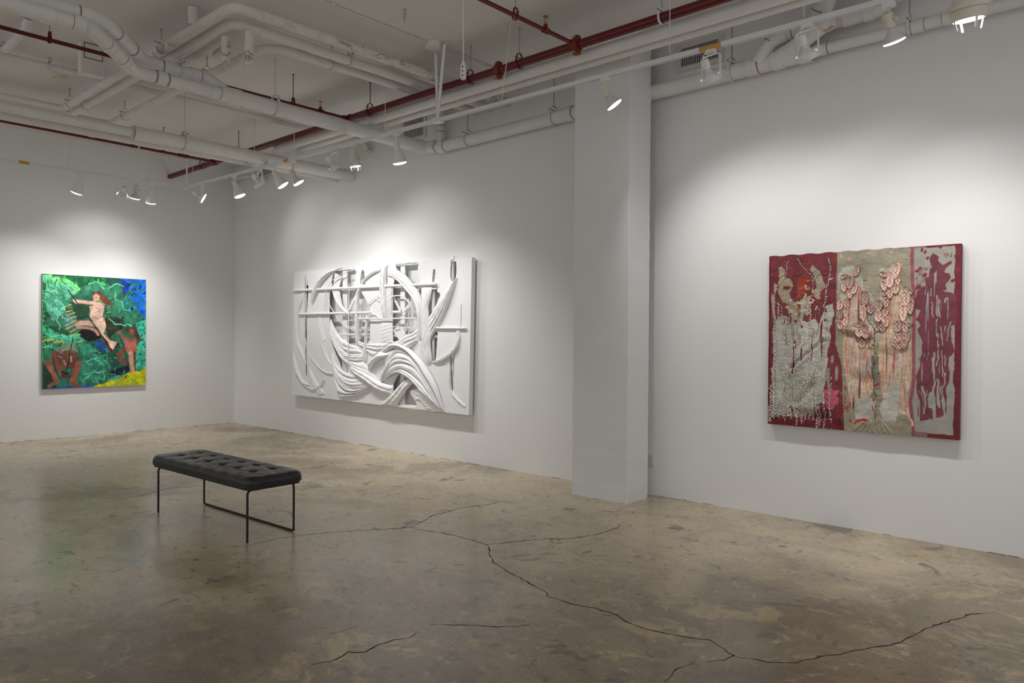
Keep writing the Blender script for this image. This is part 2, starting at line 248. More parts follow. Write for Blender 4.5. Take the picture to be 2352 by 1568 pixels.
DATA["relief"] = {'corners': [(1.9868,2.436),(5.7632,2.4011),(5.7302,0.5752),(1.9451,0.592)],'openings': [((2.3206,2.2077),(2.3454,2.223),(2.372,2.196),(2.3697,2.1247),(2.3374,1.8005),(2.3378,1.4198),(2.335,1.4019),(2.3329,1.1414),(2.3496,0.914),(2.3203,0.9128),(2.3084,1.0918),(2.2961,1.4831),(2.2967,1.4195),(2.3127,1.7765),(2.3199,2.1264)),((3.0506,2.4117),(3.499,2.4052),(3.5078,2.1303),(3.6519,2.08),(3.8125,1.9045),(3.849,1.8816),(3.853,1.4333),(3.8529,1.4466),(3.781,1.3719),(3.7017,1.341),(3.4959,1.3455),(3.3704,1.1227),(3.3462,0.9541),(3.2154,1.0258),(3.1486,1.124),(2.9998,1.3305),(2.9374,1.4863),(2.9236,1.5176),(2.908,1.7372),(2.9062,1.9334),(2.9183,2.1134),(2.9925,2.1498),(2.9576,2.2683)),((3.6496,2.334),(3.6678,2.3644),(3.6888,2.3677),(3.7111,2.3457),(3.7304,2.2407),(3.7371,2.1736),(3.6324,2.1854)),((4.3853,2.4009),(4.7943,2.3952),(4.8108,2.315),(4.8596,2.134),(4.7279,2.1292),(4.5763,2.2439),(4.3992,2.3447)),((4.3387,2.2199),(4.4786,2.15),(4.6216,2.0323),(4.7715,1.9996),(4.8549,2.0793),(4.8865,2.0371),(4.8257,1.8328),(4.8188,1.4418),(4.7341,1.4536),(4.4962,1.4305),(4.3405,1.4148),(4.3285,1.4931),(4.3222,1.5573),(4.3229,2.0995)),((5.0656,2.0916),(5.1711,2.0808),(5.1716,2.0271),(5.2218,1.972),(5.0436,1.7269),(5.0025,1.7614),(5.0019,1.8293)),((5.0941,2.286),(5.107,2.3001),(5.1373,2.277),(5.1205,2.1433),(5.0802,2.1451)),((5.4099,2.3887),(5.4939,2.3919),(5.5005,2.1987),(5.4487,2.1356),(5.4149,2.1634),(5.4,2.2168)),((5.0465,1.4154),(5.1062,1.524),(5.1812,1.5309),(5.177,1.4437),(5.1445,1.1878),(5.0635,1.2261)),((5.4086,1.3007),(5.4277,1.3143),(5.4664,1.2691),(5.4765,1.2037),(5.4648,0.921),(5.4634,0.8683),(5.4513,0.8381),(5.4317,0.8864),(5.4054,1.1292)),((4.3454,0.873),(4.456,0.9987),(4.588,0.9619),(4.8139,0.8406),(4.6761,0.7915),(4.7838,0.6731),(4.7791,0.6036),(4.5039,0.5914),(4.4152,0.5995),(4.5896,0.7937),(4.3575,0.7809))],'bars': [((3.1862,2.418),(3.2907,2.416),(3.3132,0.6219),(3.1892,0.622)),((4.445,2.4116),(4.533,2.4098),(4.5334,0.5844),(4.4563,0.5791)),((2.8664,2.1679),(3.8188,2.1497),(3.8193,2.0905),(2.8669,2.1167)),((4.2851,2.1383),(5.1374,2.1241),(5.1379,2.0702),(4.2855,2.0953)),((2.8858,1.5255),(3.8244,1.5278),(3.8247,1.4908),(2.8862,1.4862)),((3.3043,1.6147),(3.8236,1.613),(3.8239,1.5782),(3.3047,1.5787)),((3.3035,1.7067),(3.8229,1.6944),(3.8231,1.6685),(3.3036,1.6914)),((4.469,1.6037),(5.1922,1.5983),(5.1924,1.5781),(4.4692,1.5846)),((4.2908,1.5074),(5.1931,1.5043),(5.1934,1.4774),(4.2911,1.4788)),((5.0118,1.4899),(5.1532,1.5007),(5.1535,1.4704),(5.012,1.4694)),((4.467,0.6153),(4.7702,0.6218),(4.7704,0.5941),(4.4673,0.5798)),((5.3819,2.4455),(5.4252,2.4426),(5.4428,0.5613),(5.3995,0.5647)),((5.0508,2.4134),(5.0963,2.4105),(5.0883,0.5614),(5.0477,0.5652))],'slats': [((3.488,2.026),(3.5136,1.9875),(3.3687,1.8239),(3.3171,1.8286)),((3.6508,2.0656),(3.7489,2.0846),(3.8472,1.941),(3.8357,1.8822),(3.7992,1.9052)),((4.3086,2.0292),(4.3428,1.9853),(4.478,1.8189),(4.4561,1.798),(4.3147,1.9718)),((4.5493,1.8246),(4.6728,1.9302),(4.7051,1.905),(4.5658,1.8032)),((4.3216,1.5574),(4.422,1.6141),(4.6207,1.4736),(4.5776,1.4397),(4.4458,1.4385)),((3.0326,2.3666),(3.1991,2.2964),(3.1279,2.1451),(2.9806,2.1585))],'dowels': [((2.0,2.1505),(5.1753,2.1182),0.0185,0.022),((2.1438,1.7963),(3.8764,1.7921),0.0185,0.02),((4.2969,1.7934),(4.4813,1.789),0.0185,-0.005),((3.6397,1.7126),(4.8195,1.7062),0.0095,0.034),((5.1735,1.5877),(5.6911,1.5822),0.013,0.016),((5.0551,2.0653),(5.1607,2.0647),0.012,-0.005)],'drapes': [(((4.1201,2.3869),(4.0926,2.2078),(4.1011,1.9184),(4.1262,1.7157)),((4.235,2.4053),(4.2069,2.3461),(4.2146,2.1307),(4.2394,1.915),(4.2641,1.7143)),2.0,0.022,0.03,0.0),(((4.231,2.2238),(4.2149,2.1026),(4.2338,1.9156),(4.247,1.7147)),((4.3613,2.2107),(4.3454,2.0977),(4.3359,1.913),(4.3287,1.7139)),3.0,0.01,0.018,0.0),(((4.0819,1.695),(4.0843,1.4353),(4.0847,1.3831)),((4.3229,1.6892),(4.3308,1.4375),(4.3368,1.4005)),4.0,0.008,0.006,0.0),(((3.6562,2.1831),(3.5763,2.0891),(3.5464,1.9324),(3.5484,1.4305),(3.5512,1.399)),((3.7547,2.1568),(3.6447,2.0867),(3.6213,1.9306),(3.6258,1.4312),(3.6138,1.3847)),1.0,0.022,0.022,0.0),(((3.7705,1.7641),(3.7674,1.4325),(3.7315,1.3416),(3.7273,1.1261)),((3.819,1.7634),(3.8038,1.4328),(3.7986,1.3426),(3.7907,1.1354)),1.0,0.015,0.022,0.0),(((4.222,2.3739),(4.3243,2.3645),(4.4587,2.3111),(4.6125,2.2402),(4.7635,2.1157),(4.8696,2.002),(4.9228,1.864),(4.9347,1.6935),(4.9267,1.4428)),((4.2231,2.2521),(4.3255,2.2329),(4.46,2.1702),(4.5705,2.0885),(4.6793,2.0012),(4.7866,1.9014),(4.8509,1.7628),(4.8574,1.6258),(4.8487,1.4421)),3.0,0.016,0.03,0.02),(((4.8878,2.0973),(4.8939,2.0015),(4.9262,1.8641),(4.9174,1.6938),(4.9198,1.4427),(4.8581,1.3585),(4.9006,1.2703),(5.0049,1.1437)),((5.0926,2.0927),(5.0683,1.9891),(5.0238,1.862),(5.0298,1.7604),(5.0419,1.5574),(5.0577,1.4966),(5.0744,1.328),(5.0907,1.207),(5.0458,1.1314)),4.0,0.014,0.024,0.01),(((5.5154,2.1841),(5.3734,2.026),(5.1887,1.8587),(5.024,1.7133)),((5.5287,2.1704),(5.4037,1.8868),(5.25,1.6508),(5.102,1.4969),(5.0468,1.4438)),4.0,0.02,0.014,0.02),(((4.103,1.2895),(4.3313,1.3863),(4.2389,1.3637),(4.4414,1.3947),(4.6171,1.362),(4.789,1.2751),(4.957,1.1563),(5.1011,1.0127),(5.2126,0.8572),(5.3233,0.5917)),((4.1245,1.2755),(4.2053,1.2843),(4.3526,1.3227),(4.486,1.3531),(4.6175,1.3202),(4.7682,1.2333),(4.8951,1.1339),(5.0304,0.9827),(5.1631,0.8277),(5.3038,0.5903)),1.0,0.03,0.045,0.0),(((4.1051,1.2749),(4.1861,1.2766),(4.3339,1.308),(4.4898,1.3319),(4.6213,1.2853),(4.7507,1.205),(4.878,1.0988),(5.0031,0.9674),(5.1262,0.8249),(5.2775,0.5939)),((4.2113,1.0329),(4.3795,1.245),(4.5343,1.273),(4.7079,1.2247),(4.8569,1.1118),(4.9825,0.9801),(5.116,0.8378),(5.2774,0.6006)),1.0,0.012,0.03,0.0),(((4.2241,1.0337),(4.3919,1.2454),(4.5465,1.2734),(4.7198,1.2251),(4.8686,1.1124),(4.994,0.9809),(5.1273,0.8389),(5.2884,0.6021)),((4.1098,0.8994),(4.2584,1.035),(4.4265,1.126),(4.5913,1.1451),(4.7634,1.1158),(4.89,1.0516),(4.9942,0.9538),(5.0969,0.8507),(5.2785,0.608)),2.0,0.014,0.04,0.01),(((4.1098,0.8994),(4.2584,1.035),(4.4265,1.126),(4.5913,1.1451),(4.7634,1.1158),(4.89,1.0516),(4.9942,0.9538),(5.0969,0.8507),(5.2785,0.608)),((4.1215,0.8927),(4.2927,1.0077),(4.4825,1.0644),(4.6356,1.049),(4.7858,0.9857),(4.9433,0.897),(5.0569,0.8013),(5.1586,0.7066),(5.2588,0.6066)),1.0,0.024,0.04,0.0),(((4.1344,0.8937),(4.3054,1.0085),(4.4948,1.0652),(4.6476,1.0498),(4.7976,0.9866),(4.9549,0.898),(5.0683,0.8025),(5.1698,0.7079),(5.2699,0.6081)),((4.169,0.9097),(4.3619,0.9966),(4.5173,1.0168),(4.6483,0.9803),(4.7983,0.911),(4.9246,0.8148),(5.0586,0.748),(5.18,0.6818),(5.2551,0.607)),2.0,0.016,0.05,0.01),(((4.0914,1.2821),(3.9507,1.199),(3.8678,1.1088),(3.8566,1.0129)),((4.3664,1.2449),(4.1617,1.2043),(3.9987,1.142),(3.9042,1.0659),(3.8747,1.0135)),1.0,0.012,0.045,0.015),(((4.3617,1.2165),(4.2439,1.092),(4.1015,0.8885)),((4.3898,1.2101),(4.2839,1.079),(4.1189,0.8857)),1.0,0.012,0.05,0.0),(((2.9523,1.7208),(3.0883,1.5567),(3.2609,1.428),(3.2999,1.4345),(3.3907,1.3821),(3.5308,1.3461)),((2.9417,1.6896),(3.0351,1.5178),(3.0623,1.479),(3.1961,1.3489),(3.3919,1.2453),(3.7181,1.2447)),2.0,0.016,0.016,0.01),(((2.9447,1.6895),(3.038,1.5178),(3.0652,1.4791),(3.199,1.349),(3.3947,1.2454),(3.7208,1.2448)),((2.9396,1.6504),(2.998,1.4787),(3.0521,1.4401),(3.1599,1.3022),(3.318,1.1827),(3.5102,1.1347),(3.7095,1.1404)),3.0,0.014,0.018,0.012),(((2.9425,1.6504),(3.0009,1.4787),(3.0551,1.4402),(3.1628,1.3022),(3.3208,1.1828),(3.513,1.1348),(3.7122,1.1405)),((2.94,1.6348),(2.9671,1.4785),(3.0012,1.4553),(3.1097,1.3013),(3.256,1.1581),(3.4374,1.0796),(3.6888,1.0058),(3.9201,0.9338),(4.0742,0.886)),2.0,0.016,0.02,0.01),(((3.407,1.1169),(3.6098,1.0481),(3.8556,0.9757),(4.0819,0.8906),(4.3575,0.8395)),((3.4075,1.0639),(3.5479,0.9709),(3.7102,0.903),(3.9171,0.8169),(4.1298,0.752),(4.3247,0.731)),2.0,0.018,0.035,0.02),(((2.9971,1.2526),(3.1058,1.0844),(3.2648,0.9973),(3.4583,0.9591),(3.5595,0.9444)),((2.9838,1.2289),(3.0794,1.0525),(3.2391,0.9503),(3.4461,0.9056),(3.6595,0.9149)),1.0,0.02,0.016,0.0),(((2.9867,1.229),(3.0824,1.0527),(3.2419,0.9505),(3.4489,0.9058),(3.6622,0.9151)),((3.0008,1.1591),(3.0963,0.9911),(3.2559,0.8513),(3.4629,0.7626),(3.7128,0.7759),(3.9186,0.8089)),3.0,0.014,0.018,0.02),(((3.0067,1.1593),(3.1021,0.9915),(3.2616,0.8517),(3.4685,0.7631),(3.7182,0.7764),(3.9239,0.8094)),((3.0209,1.0819),(3.1164,0.8759),(3.2362,0.7661),(3.3794,0.7203),(3.5947,0.7323),(3.9,0.8045)),1.0,0.022,0.022,0.0),(((3.0091,1.0813),(3.1048,0.8751),(3.2248,0.7651),(3.3681,0.7193),(3.5837,0.7313),(3.8894,0.8035)),((3.0641,0.9432),(3.1326,0.7448),(3.1993,0.6713),(3.458,0.6864),(3.7078,0.7308),(3.9013,0.8041)),1.0,0.026,0.014,0.0),(((3.0612,0.943),(3.1297,0.7446),(3.1964,0.671),(3.4552,0.6861),(3.7051,0.7305),(3.8987,0.8039)),((3.0893,0.789),(3.1703,0.6464),(3.3273,0.6405),(3.5814,0.6785),(3.7906,0.7427),(3.9047,0.8042)),1.0,0.02,0.012,0.0),(((3.1265,1.0544),(3.2334,0.9045),(3.39,0.8049),(3.5427,0.775)),((3.1002,1.0226),(3.1944,0.8566),(3.3388,0.7642),(3.5177,0.7586)),1.0,0.012,0.03,0.0),(((1.9773,1.2404),(2.1011,1.0199),(2.2525,0.8285),(2.4146,0.763)),((1.9873,0.9829),(2.1327,0.8561),(2.2827,0.7564),(2.4176,0.755)),2.0,0.016,0.008,0.01),(((2.2252,2.1291),(2.1215,2.0092),(2.0551,1.8209),(2.0738,1.4175),(2.1808,1.2362),(2.3306,1.0601)),((2.2844,2.127),(2.2337,2.0062),(2.1307,1.8197),(2.124,1.721),(2.1417,1.4181),(2.2282,1.2781),(2.3334,1.0765)),2.0,0.014,0.012,0.0),(((2.657,1.7957),(2.6443,1.6364),(2.7024,1.4231),(2.6893,1.3259),(2.8298,1.1702),(2.9675,1.0641)),((2.6881,1.7714),(2.771,1.5567),(2.8276,1.4242),(2.8277,1.4068),(2.8707,1.2106),(2.9701,1.072)),2.0,0.012,0.004,0.0),(((2.4124,1.014),(2.4864,0.8391),(2.6383,0.6143)),((2.4211,1.0143),(2.601,0.8203),(2.8266,0.6493)),3.0,0.01,0.008,0.0),(((2.9798,2.1488),(3.0888,1.9745),(3.222,1.8635),(3.4041,1.769),(3.55,1.752)),((3.0068,2.1478),(3.1419,1.9808),(3.261,1.8857),(3.4038,1.7993),(3.5497,1.782)),1.0,0.014,0.028,0.0),(((2.9832,2.1495),(3.1186,1.9821),(3.238,1.8867),(3.3036,1.8319)),((3.1503,2.1432),(3.1842,2.0341),(3.2314,1.9022),(3.3101,1.8356)),1.0,0.006,0.012,0.0),(((5.5542,1.5121),(5.5269,1.4012),(5.4612,1.3151),(5.3655,1.267),(5.2191,1.2036),(5.0741,1.1761)),((5.5917,1.5123),(5.5648,1.3821),(5.4994,1.3028),(5.4044,1.2416),(5.2686,1.185),(5.1298,1.1541)),2.0,0.014,0.018,0.0),(((5.5127,1.5676),(5.5233,1.4481),(5.5416,1.5056)),((5.5833,1.5675),(5.5751,1.4485),(5.5792,1.5058)),2.0,0.01,0.006,0.0),(((5.405,1.1293),(5.4036,0.971),(5.4241,0.8402),(5.5108,0.7599),(5.6243,0.6826),(5.6618,0.6528)),((5.4176,1.1297),(5.4379,0.9068),(5.4577,0.8355),(5.5486,0.7557),(5.68,0.6799)),3.0,0.014,0.006,0.0),(((4.0907,0.5854),(4.2966,0.721),(4.4745,0.8587),(4.6267,0.9571)),((4.4325,0.5945),(4.4652,0.6604),(4.6065,0.7954),(4.7556,0.9178)),2.0,0.016,0.014,0.015),(((3.0733,2.4013),(2.9115,2.3788),(2.6631,2.2725),(2.5507,2.1654),(2.4223,2.033)),((3.0667,2.39),(2.9391,2.3461),(2.7751,2.2596),(2.6641,2.1612),(2.5803,2.0364),(2.4811,1.9186)),3.0,0.014,0.02,0.02),(((4.0789,2.365),(3.9021,2.3272),(3.7578,2.2681),(3.6478,2.21)),((4.0792,2.336),(3.9263,2.3003),(3.7945,2.2442),(3.6728,2.1716)),2.0,0.014,0.016,0.0),(((4.8356,1.5917),(4.757,1.5366),(4.6073,1.4944),(4.4766,1.4303),(4.3207,1.3861)),((4.8319,1.42),(4.7585,1.3777),(4.6735,1.3349),(4.5655,1.3121),(4.4336,1.2885)),3.0,0.02,0.02,0.01),(((3.528,1.4326),(3.7148,1.3896),(3.8788,1.3805),(4.2645,1.3925)),((3.5473,1.3764),(3.7154,1.3301),(3.9513,1.2936),(4.1157,1.3111)),2.0,0.012,0.01,0.0),(((3.7773,1.3163),(3.8983,1.2889),(4.0173,1.2729)),((3.7838,1.2756),(3.8748,1.2332),(3.9586,1.2168)),1.0,0.012,0.006,0.0),(((4.7767,0.7974),(4.9547,0.7595),(5.1083,0.6944),(5.1893,0.6057)),((4.7831,0.6802),(4.8724,0.686),(4.9769,0.5905)),2.0,0.008,0.004,0.0)],'cords': [(((2.2928,2.3709),(2.292,2.1267),(2.3008,1.8007),(2.313,1.4196),(2.3232,1.4343),(2.3757,1.2888),(2.493,1.1458),(2.6932,1.0158),(2.8605,0.9586),(3.0103,0.9527)),0.0075,0.014),(((2.039,0.9352),(2.2656,0.7886),(2.4276,0.7154),(2.5574,0.7078),(2.6705,0.7442),(2.7541,0.804),(2.8091,0.8659)),0.009,0.016),(((3.4434,2.1908),(3.4393,1.9342),(3.4375,1.4295),(3.4309,1.4582),(3.4308,1.186),(3.4283,1.0346)),0.007,0.045),(((2.936,1.9242),(3.0518,1.805),(3.1989,1.6874),(3.33,1.6025),(3.42,1.5947),(3.5399,1.6395)),0.007,0.02),(((2.8383,1.8238),(2.848,1.9651),(2.8742,2.1056),(3.0088,2.2487),(3.1814,2.3102),(3.3503,2.3551),(3.5409,2.3751)),0.006,0.03),(((4.2361,1.9441),(4.3489,1.9908),(4.4824,1.9974),(4.5812,1.9698),(4.6683,1.9047),(4.733,1.834),(4.7343,1.6957),(4.6929,1.5573),(4.629,1.4875),(4.5205,1.4448)),0.0085,0.02),(((4.7479,1.8888),(4.6525,1.8007),(4.5122,1.6837),(4.4356,1.6137),(4.3519,1.5998)),0.006,0.024),(((4.6523,1.954),(4.6748,1.8353),(4.6442,1.6618),(4.6021,1.5363),(4.5047,1.439),(4.4496,1.423),(4.3494,1.3971)),0.006,0.016),(((4.0639,2.014),(3.9818,1.9874),(3.8512,1.9176),(3.7672,1.8308),(3.7193,1.7203),(3.6835,1.5941),(3.6603,1.4315)),0.005,0.02),(((3.8165,1.7488),(3.9244,1.7767),(4.0076,1.7536),(4.0549,1.724)),0.006,0.02),(((3.9818,1.9874),(4.0293,1.9569),(4.088,1.9372)),0.005,0.02),(((2.3213,2.3539),(2.3198,2.1913)),0.006,0.004),(((2.3639,2.2783),(2.3279,2.2068),(2.3061,2.1751)),0.005,0.012),(((5.5925,1.863),(5.5838,1.5968)),0.005,0.004)]}
DATA["green"] = [('p',(95,185,150),[(-.003,.001),(.302,.028),(.345,.116),(.285,.176),(.234,.218),(.209,.316),(.102,.399),(.02,.369),(-.003,.131)],1),('p',(122,232,132),[(-.001,.003),(.2,.037),(.302,.04),(.341,.12),(.294,.147),(.251,.088),(.126,.065),(.044,.046)],1),('p',(36,86,58),[(-.021,.029),(.04,.09),(.024,.21),(.053,.336),(.02,.44),(-.02,.464)],1),('p',(40,120,85),[(.151,.116),(.201,.163),(.218,.219),(.319,.256),(.252,.315),(.184,.236)],1),('p',(24,104,58),[(.093,-.017),(.388,-.034),(.6,-.022),(.592,.054),(.388,.093),(.319,.08),(.2,.033)],1),('p',(66,148,116),[(.379,.086),(.475,.045),(.601,.054),(.71,.057),(.794,.113),(.674,.131),(.565,.106),(.493,.138),(.397,.126)],1),('p',(30,78,66),[(.582,.013),(.728,.005),(.785,.071),(.766,.14),(.673,.101),(.601,.054)],1),('p',(52,128,96),[(.556,.081),(.71,.057),(.813,.121),(.766,.182),(.879,.204),(.956,.262),(.918,.333),(1.025,.453),(.804,.421),(.665,.347),(.601,.289),(.619,.205)],1),('p',(14,104,214),[(.719,-.028),(1.033,-.046),(1.035,.4),(.937,.315),(.86,.213),(.766,.14),(.784,.062)],1),('p',(18,58,150),[(.738,.013),(.813,.035),(.832,.18),(.766,.148)],1),('p',(42,54,36),[(.583,.273),(.62,.348),(.776,.396),(.758,.473),(.62,.55),(.575,.441)],1),('p',(26,72,46),[(.251,.234),(.476,.21),(.45,.36),(.32,.403),(.209,.308)],1),('p',(26,122,134),[(.184,.325),(.285,.322),(.32,.395),(.286,.494),(.218,.478)],1),('s',(224,150,32),.0115,[(.21,.397),(.311,.363)]),('s',(224,150,32),.0115,[(.206,.446),(.311,.395)]),('s',(224,150,32),.0115,[(.218,.356),(.294,.33)]),('s',(224,150,32),.0115,[(.218,.474),(.294,.436)]),('s',(224,150,32),.0115,[(.252,.502),(.303,.473)]),('s',(224,150,32),.0115,[(.189,.333),(.268,.311)]),('s',(224,150,32),.0115,[(.209,.276),(.26,.256)]),('p',(60,168,130),[(-.02,.441),(.102,.463),(.252,.526),(.32,.526),(.389,.575),(.32,.608),(.143,.591),(.021,.567)],1),('p',(38,76,50),[(.012,.44),(.127,.447),(.286,.518),(.168,.531)],1),('p',(20,84,74),[(.389,.575),(.566,.575),(.621,.676),(.603,.76),(.495,.7),(.424,.625)],1),('p',(45,128,102),[(.303,.608),(.442,.608),(.495,.692),(.603,.76),(.63,.913),(.496,.958),(.356,.97),(.321,.854),(.39,.74)],1),('p',(24,84,170),[(.477,.6),(.584,.584),(.639,.66),(.575,.693)],1),('p',(30,84,62),[(.602,.676),(.721,.66),(.749,.78),(.658,.863),(.612,.794)],1),('p',(60,188,152),[(.89,.42),(1.034,.365),(1.036,.847),(.891,.852),(.89,.679),(.938,.575)],1),('p',(12,22,52),[(.639,.862),(.806,.807),(.844,.868),(.676,.923)],1),('p',(206,206,8),[(.478,1.001),(.649,.947),(.806,.894),(.929,.861),(1.036,.829),(1.037,1.048),(.505,1.025)],1),('p',(92,168,150),[(.612,.954),(.676,.91),(.778,.892),(.722,.933)],1),('p',(16,82,204),[(.066,.992),(.27,.989),(.478,.989),(.483,1.025),(.062,1.015)],1),('p',(14,14,20),[(.329,.497),(.372,.472),(.477,.475),(.561,.517),(.544,.563),(.442,.585),(.355,.552)],1),('p',(34,60,42),[(-.019,.765),(.054,.791),(.128,.993),(-.019,.995)],1),('p',(104,60,48),[(.094,.679),(.185,.64),(.303,.632),(.334,.739),(.295,.829),(.186,.818),(.086,.759)],.6),('p',(112,140,116),[(.119,.66),(.202,.595),(.303,.6),(.329,.682),(.252,.653)],1),('s',(124,74,60),.0513,[(.102,.72),(.152,.833),(.219,.892)]),('s',(150,92,74),.0442,[(.054,.799),(.095,.864),(.128,.937)]),('s',(150,84,68),.0548,[(.334,.788),(.295,.886),(.279,.959)]),('s',(128,72,58),.0407,[(.037,.782),(.103,.768)]),('s',(140,92,76),.0354,[(.128,.945),(.062,.979)]),('s',(120,76,62),.0354,[(.279,.959),(.339,.981)]),('s',(88,50,40),.0354,[(.186,.891),(.245,.9)]),('s',(148,112,98),.0195,[(.194,.753),(.211,.794)]),('s',(176,150,140),.0177,[(.261,.722),(.261,.763)]),('s',(40,36,28),.0088,[(.094,.719),(.119,.832),(.169,.922)]),('s',(46,38,30),.008,[(.321,.698),(.321,.755)]),('s',(36,30,26),.0097,[(.278,.551),(.244,.722),(.215,.859)]),('s',(60,90,80),.0141,[(.219,.851),(.238,.973)]),('s',(30,26,24),.0265,[(.186,.858),(.228,.872)]),('p',(94,56,44),[(.767,.481),(.814,.448),(.899,.456),(.957,.575),(.919,.605),(.885,.523)],.6),('s',(126,78,64),.0531,[(.815,.661),(.721,.711),(.782,.785)]),('p',(186,104,88),[(.767,.567),(.89,.558),(.911,.662),(.9,.709),(.824,.704),(.791,.652)],.5),('s',(120,74,60),.0301,[(.886,.696),(.882,.86)]),('s',(214,166,142),.0442,[(.843,.696),(.853,.79),(.863,.868)]),('s',(150,94,78),.0301,[(.721,.503),(.786,.558),(.89,.568)]),('p',(134,84,68),[(.823,.476),(.871,.467),(.885,.506),(.852,.536),(.828,.515)],.4),('s',(60,44,36),.0088,[(.73,.524),(.782,.678),(.834,.872)]),('s',(170,110,94),.0195,[(.847,.592),(.862,.618)]),('p',(58,50,38),[(.544,.55),(.593,.525),(.735,.613),(.648,.698)],.4),('s',(122,64,52),.0071,[(.544,.55),(.648,.693)]),('s',(206,168,150),.0354,[(.309,.228),(.441,.237),(.561,.255)]),('s',(150,98,84),.0071,[(.319,.244),(.441,.257),(.556,.274)]),('p',(206,172,154),[(.52,.233),(.581,.256),(.562,.349),(.579,.391),(.476,.405),(.432,.36),(.445,.314),(.43,.269),(.476,.259)],.4),('s',(176,132,116),.0106,[(.441,.269),(.459,.293),(.441,.306)]),('s',(176,132,116),.0088,[(.494,.276),(.529,.308),(.494,.317)]),('s',(176,138,122),.0124,[(.459,.368),(.512,.375),(.556,.357)]),('p',(118,60,46),[(.449,.153),(.52,.126),(.583,.164),(.628,.213),(.654,.246),(.61,.265),(.565,.232),(.529,.191)],.5),('p',(218,176,156),[(.463,.177),(.498,.149),(.534,.17),(.525,.216),(.476,.224)],.3),('s',(92,50,40),.0106,[(.46,.189),(.458,.219)]),('s',(200,158,140),.0513,[(.32,.432),(.398,.42),(.512,.433)]),('s',(184,138,122),.0283,[(.32,.457),(.468,.477),(.517,.525)]),('s',(120,70,58),.0071,[(.32,.479),(.441,.476)]),('p',(222,188,168),[(.481,.405),(.579,.367),(.595,.458),(.577,.516),(.643,.571),(.703,.594),(.666,.664),(.634,.638),(.607,.579),(.552,.525)],.4),('s',(140,92,78),.0062,[(.585,.39),(.591,.458),(.577,.521),(.648,.575)]),('s',(214,176,158),.0318,[(.292,.22),(.315,.236)]),('s',(66,44,34),.0115,[(.23,.133),(.337,.264),(.441,.393),(.557,.542)])]
